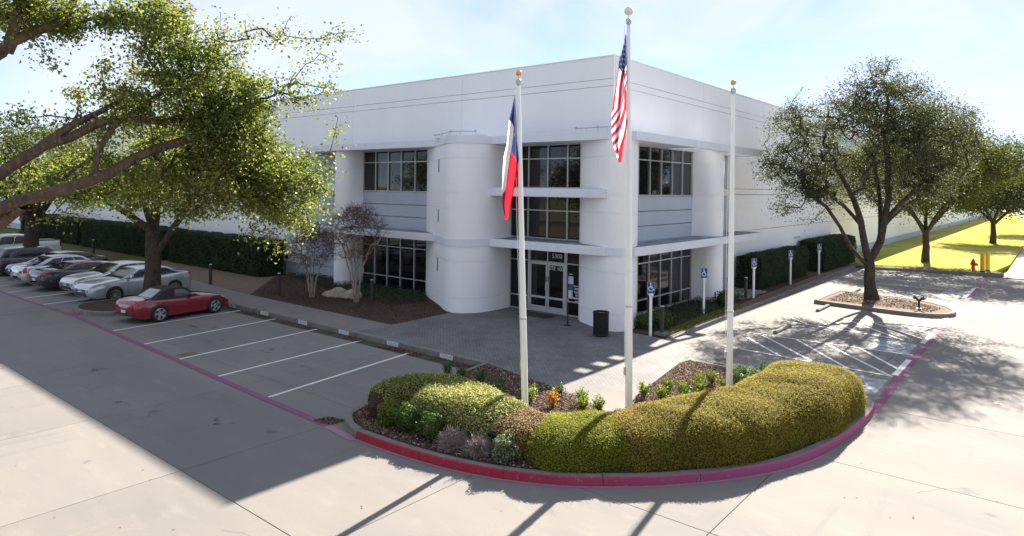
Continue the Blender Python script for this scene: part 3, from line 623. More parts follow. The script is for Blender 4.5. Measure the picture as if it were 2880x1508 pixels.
# slit windows on the left pylon
d_ = Vector((-7.3+8.5, -2.2+1.45)).normalized(); nrm = Vector((d_.y, -d_.x))
for z0, z1 in ((1.5,2.14),(3.74,4.3),(5.98,6.55)):
    c0 = Vector((-7.95,-1.79)) + nrm*0.0
    b = MB(); a0 = c0 - d_*0.10 - nrm*0.1; a1 = c0 + d_*0.10 - nrm*0.1; e0 = a0 + nrm*0.115; e1 = a1 + nrm*0.115
    b.prism([(a0.x,a0.y),(e0.x,e0.y),(e1.x,e1.y),(a1.x,a1.y)], z0, z1); 
    b.build('slit_window', M_glass, bd)
    f = MB(); q0 = c0 - d_*0.135 - nrm*0.05; q1 = c0 - d_*0.10 + nrm*0.022
    for s0, s1 in ((-.135,-.10),(.10,.135)):
        g0 = c0 + d_*s0 - nrm*.05; g1 = c0 + d_*s0 + nrm*.022; g2 = c0 + d_*s1 + nrm*.022; g3 = c0 + d_*s1 - nrm*.05
        f.prism([(g0.x,g0.y),(g1.x,g1.y),(g2.x,g2.y),(g3.x,g3.y)], z0-.03, z1+.03)
    f.build('slit_frame', M_canopy, bd)
# conduit rails with lights on the top canopies
def rail(pts, z):
    b = MB(); b.tube([(x, y, z) for x, y in pts], 0.018, 6)
    for x, y in pts: b.tube([(x, y, z-0.14), (x, y, z)], 0.014, 6)
    for x, y in pts[::2]: b.box(x-.04, x+.04, y-.04, y+.04, z-.02, z+.05)
    return b.build('conduit_rail', M_steel, bd)
rail([(-8.6,-1.45),(-7.6,-2.0),(-6.6,-2.5),(-5.9,-2.6),(-5.4,-2.2)], 7.68); rail([(-0.9,-1.3),(-0.4,-1.3),(0.1,-1.3),(0.5,-1.25),(1.0,-1.0)], 7.66)
MB().box(-8.2,-5.6,-1.9,-1.2,7.5,7.62).build('roof_light_strip', M_whitep, bd)
wl = MB().box(0.0,0.10,15.2,15.36,6.86,7.06).box(0.10,0.42,15.24,15.34,6.98,7.05).build('wall_camera', M_whitep, bd)
wv = MB().box(0.0,0.04,23.6,24.9,2.18,2.32).build('wall_vent', mat('vent', (0.6,0.6,0.6), 0.6), bd)
for xx in (-23.62,-22.92):
    b = MB().lathe([(0.001,0),(0.11,0),(0.13,-0.03),(0.13,-0.09),(0.10,-0.12),(0.001,-0.12)], (xx,-0.0,0.95), 14, axis='y')
    tag(b.build('wall_hose_connection', M_dark, bd, smooth=True))
MB().box(-28.8,-27.9,-0.03,0,2.0,2.1).build('wall_vent', mat('vent2', (0.6,0.6,0.62), 0.6), bd)

# ------------------------------------------------------------------ leaves / foliage tools
def leaf_mesh(name, pos, nrm_, size, M, bend=0.25, aspect=0.62, parent=None, rnd=None, tiltjit=None, extra=None):
    """pos (n,3), nrm (n,3) approx normals ; size (n,) ; makes bent rhombus leaves"""
    n = len(pos); nrm_ = nrm_/np.maximum(np.linalg.norm(nrm_, axis=1, keepdims=True), 1e-6)
    r = rng.normal(size=(n, 3)); a = np.cross(nrm_, r); a /= np.maximum(np.linalg.norm(a, axis=1, keepdims=True), 1e-6); b = np.cross(nrm_, a)
    s = size[:, None]
    v = np.empty((n, 4, 3), np.float32)
    v[:, 0] = pos - a*s*0.5; v[:, 1] = pos - b*s*0.5*aspect + nrm_*s*bend*0.3; v[:, 2] = pos + a*s*0.5 - nrm_*s*bend*0.2; v[:, 3] = pos + b*s*0.5*aspect + nrm_*s*bend*0.3
    me = bpy.data.meshes.new(name)
    me.vertices.add(n*4); me.loops.add(n*4); me.polygons.add(n)
    me.vertices.foreach_set('co', v.reshape(-1)); me.loops.foreach_set('vertex_index', np.arange(n*4, dtype=np.int32))
    me.polygons.foreach_set('loop_start', np.arange(0, n*4, 4, dtype=np.int32))
    try: me.polygons.foreach_set('loop_total', np.full(n, 4, np.int32))
    except Exception: pass
    at_ = me.attributes.new('rnd', 'FLOAT', 'FACE'); at_.data.foreach_set('value', (rng.random(n) if rnd is None else rnd).astype(np.float32))
    me.update(calc_edges=True); me.materials.append(M)
    return me
def rand_dirs(n, bias=None, k=0.0):
    d = rng.normal(size=(n, 3)); 
    if bias is not None: d = d/np.linalg.norm(d, axis=1, keepdims=True) + np.array(bias)*k
    return d/np.linalg.norm(d, axis=1, keepdims=True)

def skeleton(limbs, clumps, step=0.35, wob=0.10, lift=0.05, r_tip=0.008, pw=0.42, attract=1.0):
    """limbs: list of (pts, radii). grow twigs to the clumps. returns nodes, parent, radius"""
    P = []; par = []; rmin = []
    for pts, rad in limbs:
        prev = -1; p0 = np.array(pts[0], float)
        if P:   # attach to closest node
            d = np.linalg.norm(np.array(P)-p0, axis=1); prev = int(np.argmin(d)) if d.min() < 0.6 else -1
        pts = [np.array(q, float) for q in pts]
        for k, q in enumerate(pts):
            if k == 0: P.append(q); par.append(prev); rmin.append(rad[0]); prev = len(P)-1; continue
            L = np.linalg.norm(q-pts[k-1]); m_ = max(1, int(L/step))
            for j in range(1, m_+1):
                t = j/m_; P.append(pts[k-1]*(1-t)+q*t + (rng.normal(size=3)*0.02 if j < m_ else 0)); par.append(prev); rmin.append(rad[k-1]*(1-t)+rad[k]*t); prev = len(P)-1
    nl = len(P)
    buf = np.zeros((60000, 3)); buf[:nl] = P; n = nl
    par = par + [0]*(60000-nl); rmin = rmin + [0.0]*(60000-nl)
    cl = np.array(clumps); base = np.array(limbs[0][0][-1], float)
    order = np.argsort(np.min(np.linalg.norm(cl[:, None]-buf[None, :nl], axis=2), axis=1))
    ends = []
    for ci in order:
        c = cl[ci]
        d = c - buf[:n]; dist = np.linalg.norm(d, axis=1)
        cost = dist + 0.35*np.maximum(0, -(d[:, 2]))*0 + 0.3*np.maximum(0, buf[:n, 2]-c[2])
        k = int(np.argmin(cost)); cur = buf[k].copy(); prev = k
        L = np.linalg.norm(c-cur); m_ = max(2, int(L/step)); off = rng.normal(size=3)*wob*L*0.5
        for j in range(1, m_+1):
            t = j/m_; q = cur*(1-t)+c*t + off*math.sin(math.pi*t) + np.array([0, 0, -lift*L*math.sin(math.pi*t)])
            if n < 60000: buf[n] = q; par[n] = prev; prev = n; n += 1
        ends.append(prev)
    cnt = np.zeros(n)
    for e in ends: cnt[e] += 1
    for i in range(n-1, 0, -1):
        if par[i] >= 0 and par[i] < i: cnt[par[i]] += cnt[i]
    rad = np.maximum(np.array(rmin[:n]), r_tip*np.maximum(cnt, 0.6)**pw)
    return buf[:n], np.array(par[:n]), rad, ends
def skel_mesh(name, P, par, rad, M, sides=6, thin=0.012):
    n = len(P); idx = np.where(par >= 0)[0]
    V = []; F = []
    # ring at each node using direction to parent ; one ring per edge end
    A = P[par[idx]]; B = P[idx]; ra = np.minimum(rad[par[idx]], rad[idx]*1.6); rb = rad[idx]
    d = B-A; L = np.linalg.norm(d, axis=1, keepdims=True); d = d/np.maximum(L, 1e-6)
    ref = np.tile(np.array([[0.3, 0.9, 0.1]]), (len(idx), 1)); a = np.cross(d, ref); a /= np.maximum(np.linalg.norm(a, axis=1, keepdims=True), 1e-6); b = np.cross(d, a)
    big = rb > thin
    for (sel, s) in ((big, sides), (~big, 3)):
        ii = np.where(sel)[0]
        if not len(ii): continue
        th = 2*np.pi*np.arange(s)/s
        ring = a[ii][:, None]*np.cos(th)[None, :, None] + b[ii][:, None]*np.sin(th)[None, :, None]
        va = A[ii][:, None] - d[ii][:, None]*ra[ii][:, None, None]*0.25 + ring*ra[ii][:, None, None]; vb = B[ii][:, None] + d[ii][:, None]*rb[ii][:, None, None]*0.25 + ring*rb[ii][:, None, None]
        v = np.concatenate([va, vb], axis=1).reshape(-1, 3); o0 = sum(len(q) for q in V); V.append(v)
        for e in range(len(ii)):
            o = o0 + e*2*s
            for j in range(s): F.append((o+j, o+(j+1) % s, o+s+(j+1) % s, o+s+j))
    V = np.concatenate(V); me = bpy.data.meshes.new(name); me.from_pydata(V.tolist(), [], F); me.update(); me.materials.append(M)
    me.polygons.foreach_set('use_smooth', [True]*len(me.polygons))
    return me
def sample_ell(ells, n, gap=0.0, shell=0.0):
    """ells: list of (center, (rx,ry,rz), weight)"""
    w_ = np.array([e[2] for e in ells], float); w_ /= w_.sum(); out_ = []
    fr = rng.normal(size=(24, 3))*1.1; ph = rng.random(24)*6.28
    while len(out_) < n:
        k = rng.choice(len(ells), p=w_); c, r_, _ = ells[k]; d = rng.normal(size=3); d /= np.linalg.norm(d); u = (shell + (1-shell)*rng.random())**(1/2.2)
        q = np.array(c) + d*u*np.array(r_)
        if gap:
            val = np.sin(fr @ q + ph).mean()
            if val < (gap-1)*0.28: continue
        out_.append(q)
    return np.array(out_)
def tree(name, label, cat, loc, limbs, ells, nclump, per, leaf, sig, ML, MBk, group=None, gap=0.85, step=0.4, r_tip=0.010, extra_clumps=None, droop=0.0, wob=0.10, shell=0.25, up=0.6, minz=None):
    """coordinates in limbs/ells are world; the empty stands at loc"""
    root = thing(name, label, cat, loc, group=group); L0 = np.array(loc)
    cl = sample_ell(ells, nclump, gap, shell)
    if extra_clumps is not None: cl = np.concatenate([cl, np.array(extra_clumps)])
    P, par, rad, ends = skeleton(limbs, cl, step=step, wob=wob, r_tip=r_tip)
    link('trunk', skel_mesh('trunk', P-L0, par, rad, MBk, 8), root)
    # leaves round clump ends and along the last twig nodes
    pos = []; dirs = []
    for e in ends:
        n0 = int(per*rng.uniform(0.55, 1.35)); k = e; chain = []
        for _ in range(4):
            chain.append(P[k]); 
            if par[k] < 0: break
            k = par[k]
        chain = np.array(chain); t = rng.random(n0)**1.5*(len(chain)-1); i = np.minimum(t.astype(int), len(chain)-2) if len(chain) > 1 else np.zeros(n0, int)
        f = (t-i)[:, None]
        base = chain[i]*(1-f)+chain[np.minimum(i+1, len(chain)-1)]*f
        q = base + rng.normal(size=(n0, 3))*np.array([sig, sig, sig*0.75])*rng.uniform(.7, 1.2); q[:, 2] -= droop*rng.random(n0)
        pos.append(q)
    pos = np.concatenate(pos); n = len(pos)
    nr = rand_dirs(n, (0, 0, 1), up)
    # clump-level tone
    tone = rng.random(n)*0.75 + 0.25*np.clip(0.5+0.5*np.sin(pos @ np.array([1.3, 0.9, 1.7]))+rng.normal(size=n)*.1, 0, 1)
    me = leaf_mesh('crown', (pos-L0), nr, leaf*rng.uniform(0.7, 1.25, n), ML, rnd=np.clip(tone, 0, 1))
    link('crown', me, root)
    return root

# ------------------------------------------------------------------ trees
W = lambda px, py, d: tuple(CAM + (np.array(fwd) + np.array(right)*((px-1440)*cr+(py-530.66)*sr)/1882.29 - np.array([0, 0, 1])*((py-530.66)*cr-(px-1440)*sr)/1882.29)*d)
# near live oak, trunk just outside the left edge of the frame
tb = (-2.3, -21.3, -0.2)
near_limbs = [
 ([tb, (-2.25,-21.2,1.2), (-2.1,-21.1,2.6)], [0.30,0.26,0.24]),
 ([(-2.1,-21.1,2.6), (-1.88,-21.04,3.3), (0.0,-20.41,4.42), (1.02,-20.09,4.86), (1.34,-19.57,5.08), (1.45,-19.1,5.28), (1.46,-18.69,5.45), (1.35,-18.27,5.72), (1.22,-17.86,5.91), (1.31,-17.14,6.18)], [0.2,0.17,0.13,0.105,0.095,0.09,0.08,0.07,0.06,0.045]),
 ([(-2.1,-21.1,2.6), (-1.2,-20.85,3.75), (0.2,-20.3,4.35), (0.78,-20.03,4.62), (1.15,-19.85,4.9)], [0.17,0.15,0.12,0.10,0.09]),
 ([(-2.1,-21.1,2.6), (-1.75,-21.07,4.3), (-0.26,-20.37,5.08), (0.52,-19.98,5.4), (0.74,-19.54,5.8), (0.93,-19.13,6.22), (0.93,-18.74,6.47), (0.71,-18.27,6.76)], [0.2,0.15,0.11,0.095,0.085,0.065,0.05,0.04]),
 ([(0.80,-19.40,5.9), (0.93,-19.13,6.03), (1.14,-18.7,6.34), (1.21,-18.26,6.41), (1.16,-17.78,6.39), (1.01,-17.0,6.54)], [0.08,0.075,0.07,0.055,0.045,0.03]),
 ([(1.18,-18.54,6.35), (1.15,-18.3,6.47), (0.92,-17.84,6.79), (0.68,-17.26,7.28)], [0.06,0.055,0.045,0.03]),
 ([(1.45,-18.96,5.28), (1.29,-18.83,5.8), (1.24,-18.62,6.18), (1.22,-18.5,6.35)], [0.055,0.05,0.045,0.04]),
 ([(-2.1,-21.1,2.6), (-1.9,-21.06,5.9), (-0.19,-20.3,6.96), (0.88,-19.94,7.5), (0.96,-19.62,7.73), (1.05,-19.29,7.9), (0.84,-19.07,8.35), (0.74,-18.76,8.93)], [0.2,0.16,0.12,0.09,0.08,0.07,0.055,0.04]),
 ([(0.83,-19.98,7.35), (0.94,-19.9,7.81), (0.94,-19.76,8.4)], [0.09,0.08,0.06]),
]
near_ells = [(W(470,300,12.8),(1.6,1.6,1.25),17),(W(640,260,12.9),(1.1,1.2,0.95),9),(W(720,400,13.3),(1.25,1.4,1.15),16),(W(840,400,13.5),(0.8,1.0,1.05),10),(W(800,540,13.5),(0.9,1.0,0.8),10),(W(770,640,13.4),(0.42,0.7,0.5),4),(W(60,430,12),(1.0,1.1,0.75),6),(W(470,90,12.2),(1.1,1.1,0.6),5),
             (W(60,-10,11),(1.1,1.0,0.6),8),(W(210,30,11.3),(0.8,0.8,0.35),5),(W(400,30,11.8),(0.9,0.9,0.35),5),(W(40,330,11.6),(0.6,0.8,0.4),3),(W(350,500,12.6),(1.5,1.3,0.62),10),(W(600,520,13.0),(1.2,1.2,0.7),11),(W(230,350,12.4),(0.85,1.0,0.6),6),(W(580,160,12.8),(0.8,0.9,0.6),4),(W(300,-60,11.8),(1.2,1.2,0.5),4),(W(-350,300,11.5),(2.0,2.0,2.0),5),(W(860,270,13.4),(0.6,0.6,0.4),4),(W(870,360,13.6),(0.62,0.8,0.75),6),(W(690,330,13.2),(0.9,1.0,0.7),7)]
ex = [W(*p) for p in [(690,60,12.9),(740,80,13),(700,110,12.9),(820,45,13.2),(800,80,13.2),(780,115,13.2),(860,110,13.3),(930,95,13.5),(900,110,13.4),(1000,88,13.6),(960,92,13.6),(900,150,13.4),(860,180,13.4),(940,170,13.5),(790,700,13.4),(780,660,13.4),(770,690,13.3),(730,650,13.3),(930,250,13.5),(950,330,13.5),(955,370,13.5),(930,420,13.5),(940,480,13.6),(860,560,13.4),(700,640,13.3),(620,40,12.8),(610,90,12.8),(140,170,11.2),(180,90,11),(230,110,11.2),(110,130,11),(150,175,11.2),(60,600,11),(200,600,12),(240,610,12.2),(130,620,12)]]
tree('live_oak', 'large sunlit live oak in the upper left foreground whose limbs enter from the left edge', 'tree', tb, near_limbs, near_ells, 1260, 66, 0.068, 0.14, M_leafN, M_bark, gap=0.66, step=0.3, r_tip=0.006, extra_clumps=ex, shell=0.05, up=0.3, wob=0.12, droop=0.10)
bed('tree_well', [(tb[0]+1.3*math.cos(a), tb[1]+1.3*math.sin(a)) for a in [k*math.pi/8 for k in range(16)]], 0.0, M_mulch)

# oak in the island beside the accessible stalls
a0 = (6.55, 14.2, -0.02)
def TR(x, y, z): return (x, y, z)
X6 = 6.55; Y6 = 14.2
def lat(px, z, dd=0.0):      # point at the tree's distance, from a pixel column and a height, dd metres further
    d = (np.array([X6, Y6, 0])-CAM)@np.array(fwd) + dd
    u = (px-1440)/1882.29*d
    p = CAM + np.array(fwd)*d + np.array(right)*u; return (p[0], p[1], z)
Rl = [([a0, lat(2452,0.5), lat(2450,1.5), lat(2447,1.9)], [0.40,0.29,0.25,0.24]),
      ([lat(2447,1.9), lat(2432,2.9), lat(2422,3.9,-.2), lat(2395,5.2,-.6), lat(2350,6.6,-.9)], [0.20,0.17,0.15,0.12,0.08]),
      ([lat(2447,1.9), lat(2478,2.9), lat(2488,3.9), lat(2500,5.2), lat(2495,7.0,.3), lat(2480,8.8,.4)], [0.21,0.18,0.165,0.14,0.11,0.07]),
      ([lat(2478,3.1), lat(2478,4.2,.4), lat(2470,5.6,.8), lat(2450,7.4,1.2)], [0.13,0.12,0.10,0.07]),
      ([lat(2440,1.7), lat(2395,2.6,-.4), lat(2365,3.6,-.9), lat(2325,4.6,-1.3), lat(2270,5.2,-1.8)], [0.10,0.09,0.08,0.065,0.045]),
      ([lat(2422,3.7), lat(2375,4.6,.8), lat(2320,5.4,1.3), lat(2260,6.0,1.8)], [0.10,0.09,0.08,0.05]),
      ([lat(2488,3.9), lat(2540,4.9,-.3), lat(2600,6.0,-.6)], [0.11,0.09,0.06]),
      ([lat(2490,3.7), lat(2540,4.6,1.0), lat(2610,5.4,1.5)], [0.09,0.08,0.05])]
Re = [(lat(2430,7.7),(5.0,4.6,3.3),34),(lat(2230,6.4,-.5),(1.9,2.3,1.7),8),(lat(2480,10.0),(2.6,2.6,2.0),9),(lat(2310,9.2),(2.2,2.2,1.8),7),(lat(2620,8.3),(2.2,2.4,2.0),8),(lat(2620,6.2),(2.0,2.2,1.4),6),(lat(2240,5.1,-1),(1.7,1.8,1.0),5)]
exR = [lat(px, z, dd) for px, z, dd in [(2160,6.6,-1),(2150,7.1,-1),(2140,6.2,-1),(2170,8.2,0),(2180,8.8,0),(2250,10.4,0),(2230,10.0,.3),(2480,12.0,0),(2520,11.9,.2),(2440,11.8,0),(2600,11.2,0),(2560,11.4,.3),(2690,9.2,0),(2680,9.9,0),(2740,8.6,0),(2750,8.0,.3),(2720,8.3,.5),(2790,7.1,1),(2770,7.4,1),(2730,6.9,1),(2200,4.2,-1),(2250,4.0,-1),(2290,4.0,-1.4)]]
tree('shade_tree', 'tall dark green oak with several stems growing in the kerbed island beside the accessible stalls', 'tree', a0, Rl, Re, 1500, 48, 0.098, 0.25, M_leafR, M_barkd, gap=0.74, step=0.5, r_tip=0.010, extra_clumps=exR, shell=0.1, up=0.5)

def simple_oak(loc, h, rad, label, group, seed, leafsz, ncl, per, ML, zlow, fork=2.2, tr=0.28, sig=0.42):
    global rng
    rng = np.random.default_rng(seed)
    x, y, z = loc; lim = [([loc, (x+.05, y, z+fork*.5), (x, y+.05, z+fork)], [tr*1.3, tr, tr*.85])]
    k = 5
    for q in range(k):
        a = 2*math.pi*(q+rng.random()*.5)/k; r1 = rad*.45
        lim.append(([(x, y+.05, z+fork*(0.85+.2*rng.random())), (x+r1*.4*math.cos(a), y+r1*.4*math.sin(a), z+fork+h*.14), (x+r1*math.cos(a), y+r1*math.sin(a), z+fork+h*.34)], [tr*.55, tr*.45, tr*.25]))
    zc = (zlow+h)/2
    el = [((x, y, zc+.2),(rad*.8, rad*.8, (h-zlow)/2*.95),24)]
    for q in range(6):
        a = 2*math.pi*(q+rng.random()*.6)/6; rr = rad*rng.uniform(.5, .68)
        el.append(((x+rr*math.cos(a), y+rr*math.sin(a), zlow+(h-zlow)*rng.uniform(.3, .62)),(rad*.42, rad*.42, (h-zlow)*.26),6))
    el.append(((x+.3, y, h-(h-zlow)*.22),(rad*.5, rad*.5, (h-zlow)*.24),6))
    return tree('shade_tree', label, 'tree', loc, lim, el, ncl, per, leafsz, sig, ML, M_barkd, group=group, gap=0.85, step=0.6, r_tip=0.014, shell=0.2, up=0.5)
simple_oak((5.8, 37.0, 0), 11.0, 7.0, 'warm green oak standing on the lawn edge behind the far kerb, second of the row', None, 21, 0.15, 720, 80, M_leafR2, 3.0, fork=2.4, tr=0.25, sig=.5)
simple_oak((8.2, 66.0, 0), 9.8, 7.6, 'third oak of the row, its crown over the far lawn', None, 22, 0.24, 380, 66, M_leafR, 2.4, sig=.6)
simple_oak((11.5, 90.0, 0), 9.8, 8.0, 'fourth oak of the row, pale with distance at the right edge', None, 23, 0.32, 260, 50, M_leafR, 2.2, sig=.7)
# oaks of the left lot
X3, Y3 = -17.3, -10.2
rng = np.random.default_rng(31)
l3 = [([(X3,Y3,-.05),(X3-.02,Y3,1.2),(X3,Y3,2.4),(X3-.1,Y3,3.3)],[0.42,0.33,0.31,0.28]),
      ([(X3,Y3,2.0),(X3+.55,Y3+.35,2.9),(X3+1.0,Y3+.8,3.9),(X3+1.3,Y3+1.2,5.2)],[0.17,0.15,0.13,0.09]),
      ([(X3-.1,Y3,3.2),(X3-.8,Y3-.7,3.9),(X3-1.7,Y3-1.5,4.6),(X3-2.6,Y3-2.3,5.2)],[0.2,0.14,0.11,0.07]),
      ([(X3-.1,Y3,3.2),(X3,Y3+.2,5),(X3+.2,Y3+.2,7)],[0.24,0.18,0.1]),
      ([(X3,Y3,3.2),(X3+1.2,Y3-1.0,4.8),(X3+2.4,Y3-1.9,6)],[0.16,0.12,0.07])]
e3 = [((X3+.2,Y3,6.6),(4.6,4.4,2.6),30),((X3-2.6,Y3-2.2,5.3),(1.9,1.9,1.2),7),((X3+2.9,Y3+1.8,5.4),(2.0,2.0,1.4),8),((X3+3.2,Y3-1.6,5.6),(1.9,1.9,1.5),7),((X3-3,Y3+1.5,6),(2,2,1.5),6)]
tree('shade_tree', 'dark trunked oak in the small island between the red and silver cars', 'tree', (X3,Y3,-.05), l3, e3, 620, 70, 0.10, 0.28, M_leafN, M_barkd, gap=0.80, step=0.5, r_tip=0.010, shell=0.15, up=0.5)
simple_oak((-37.3,-9.4,-.1), 9.0, 5.4, 'oak with a thick dark trunk in front of the white pickup at the far left', None, 32, 0.15, 380, 70, M_leafR2, 3.6, fork=2.9, tr=0.42)
simple_oak((-58,-9.5,-.1), 9.0, 5.6, 'distant oak above the left end of the parking row', None, 33, 0.22, 220, 60, M_leafR, 2.4, tr=0.35)
# street trees on the far side of the road, seen mirrored in the glass
for k, (x, y) in enumerate([(-34,-52),(-22,-49),(-10,-53),(2,-50),(14,-54),(27,-50),(40,-48),(52,-38),(60,-24),(64,-8),(66,8)]):
    lb = 'street oak across the road, mirrored in the glass, number %s from the west' % ['one','two','three','four','five','six','seven','eight','nine','ten','eleven'][k]
    if k == 0: pr = simple_oak((x, y, -.1), 11.0, 6.5, lb, 'street trees across the road', 40, 0.36, 260, 50, M_leafR2, 1.6, sig=.8)
    else: dup(pr, loc=(x, y, -.1), rz=k*1.3, label=lb)
# distant tree line
rng = np.random.default_rng(50)
pp = []
for k in range(5200):
    t = rng.random(); x = 2 + 330*t; y = 330 - 60*t + rng.normal()*9; hh = 7 + 3.0*math.sin(t*31) + 2.2*math.sin(t*83) ; pp.append((x, y, rng.random()**.7*hh))
pp = np.array(pp)
tag(link('distant_treeline', leaf_mesh('distant_treeline', pp, rand_dirs(len(pp), (0,-.3,.5), .6), np.full(len(pp), 2.6), M_leafR, bend=.4, aspect=.8)), kind='stuff')

# crape myrtles: leafless, many stems
def myrtle(loc, h, spread, label, seed, nst=7, ncl=230):
    global rng
    rng = np.random.default_rng(seed); x, y, z = loc; lim = []
    for q in range(nst):
        a = 2*math.pi*q/nst + rng.random()*.6; r0 = 0.09; r1 = spread*rng.uniform(.18, .34); r2 = spread*rng.uniform(.4, .62)
        pts = [(x+r0*math.cos(a), y+r0*math.sin(a), z), (x+r0*1.8*math.cos(a), y+r0*1.8*math.sin(a), z+h*.18), (x+r1*math.cos(a), y+r1*math.sin(a), z+h*.42), (x+r2*math.cos(a), y+r2*math.sin(a), z+h*.62)]
        if q == 0: lim.append(([(x, y, z-.05), (x, y, z+.04)], [.1, .08]))
        lim.append((pts, [0.042,0.036,0.026,0.016]))
    el = [((x, y, z+h*.72),(spread*.92, spread*.92, h*.30),10),((x, y, z+h*.88),(spread*.5, spread*.5, h*.15),3)]
    cl = sample_ell(el, ncl*3, 0, 0.35)
    P, par, rad, ends = skeleton(lim, cl, step=0.16, wob=0.12, lift=-0.15, r_tip=0.0042, pw=0.40)
    root = thing('crape_myrtle', label, 'tree', loc)
    L0 = np.array(loc); st = rad > 0.0135
    # lower smooth stems and the haze of twigs as two parts
    par_a = np.where(st, par, -1); par_b = np.where(~st, par, -1)
    link('trunk', skel_mesh('trunk', P-L0, par_a, rad, M_myrtle, 6), root)
    # end twigs
    tw = []; 
    for e in ends:
        for _ in range(5):
            d = (P[e]-P[par[e]]); d = d/np.linalg.norm(d) + rng.normal(size=3)*.45; d[2] += .25; tw.append((P[e], P[e]+d*rng.uniform(.12, .30)))
    n = len(P); P2 = np.concatenate([P, np.array([t[1] for t in tw])]); p2 = np.concatenate([par_b, np.repeat(ends, 5)]); r2 = np.concatenate([rad, np.full(len(tw), 0.0032)])
    tag(link('twigs', skel_mesh('twigs', P2-L0, p2, r2, M_twigs, 4, thin=0.02), root), kind=None)
    return root
myrtle((-10.95,-4.0,0.02), 4.3, 1.5, 'taller leafless crape myrtle in front of the ground floor window', 61)
myrtle((-13.5,-4.6,0.02), 3.3, 1.3, 'shorter leafless crape myrtle left of the two pale rocks', 62, nst=6, ncl=170)

# ------------------------------------------------------------------ hedges
def box_hedge(x0, x1, y0, y1, z1, label, dens=900, ML=None, seed=1, leaf=0.055):
    global rng
    rng = np.random.default_rng(seed)
    root = thing('clipped_hedge', label, 'hedge', ((x0+x1)/2, (y0+y1)/2, 0)); L0 = np.array([(x0+x1)/2, (y0+y1)/2, 0])
    i = .10; MB().box(x0+i-L0[0], x1-i-L0[0], y0+i-L0[1], y1-i-L0[1], -.02, z1-i).build('branch_core', M_leafcore, root)
    faces = [((x0,y0,0),(x1-x0,0,0),(0,0,z1),(0,-1,0)),((x1,y0,0),(0,y1-y0,0),(0,0,z1),(1,0,0)),((x0,y0,z1),(x1-x0,0,0),(0,y1-y0,0),(0,0,1)),((x0,y1,0),(x1-x0,0,0),(0,0,z1),(0,1,0)),((x0,y0,0),(0,y1-y0,0),(0,0,z1),(-1,0,0))]
    pos = []; nr = []
    for o, u, v, n_ in faces[:3]:
        A = np.linalg.norm(u)*np.linalg.norm(v); n = int(A*dens); a = rng.random((n,1)); b = rng.random((n,1))
        p = np.array(o)+a*np.array(u)+b*np.array(v)
        bumps = 0.035*np.sin(p[:, 0]*3.1+p[:, 2]*2.3)+0.035*np.sin(p[:, 1]*2.2+p[:, 2]*3.7)+rng.normal(size=n)*.03
        p = p + np.array(n_)*bumps[:, None]; pos.append(p); nr.append(rand_dirs(n, n_, 1.1))
    pos = np.concatenate(pos); nr = np.concatenate(nr)
    # round the corners
    c = (np.array([x0, y0, -9])+np.array([x1, y1, 0]))/2; 
    edge = np.minimum.reduce([pos[:, 0]-x0, x1-pos[:, 0]]); e2 = np.minimum(pos[:, 1]-y0, y1-pos[:, 1]); e3 = z1-pos[:, 2]
    k = (np.maximum(0, .12-np.abs(e3))*np.maximum(0, .3-np.minimum(np.abs(edge), np.abs(e2))))*2.0
    pos[:, 2] -= k
    link('foliage', leaf_mesh('foliage', pos-L0, nr, leaf*rng.uniform(.7, 1.3, len(pos)), ML or M_leafH), root)
    return root
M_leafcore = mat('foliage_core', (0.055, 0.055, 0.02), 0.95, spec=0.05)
M_browncore = mat('twig_core', (0.060, 0.042, 0.030), 0.95, spec=0.05)
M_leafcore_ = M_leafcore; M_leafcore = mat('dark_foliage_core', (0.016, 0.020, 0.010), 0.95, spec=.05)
box_hedge(0.15, 1.45, 12.9, 21.6, 1.82, 'nearer dark clipped hedge along the east wall behind the sign posts', 1500, seed=71)
box_hedge(0.10, 1.75, 24.2, 33.0, 2.05, 'farther dark clipped hedge at the end of the east wall bed', 900, seed=72, leaf=.07)
box_hedge(-33.2, -21.6, -2.6, -0.9, 2.1, 'dark clipped hedge right of the oak trunk, nearest to the crape myrtles', 800, seed=73, leaf=.075)
box_hedge(-49.5, -34.0, -2.6, -0.9, 2.15, 'dark clipped hedge along the north wall behind the silver sedans', 500, seed=74, leaf=.09)
box_hedge(-66.0, -50.4, -2.6, -0.9, 2.15, 'dark clipped hedge at the far left end of the wall', 350, seed=75, leaf=.11)

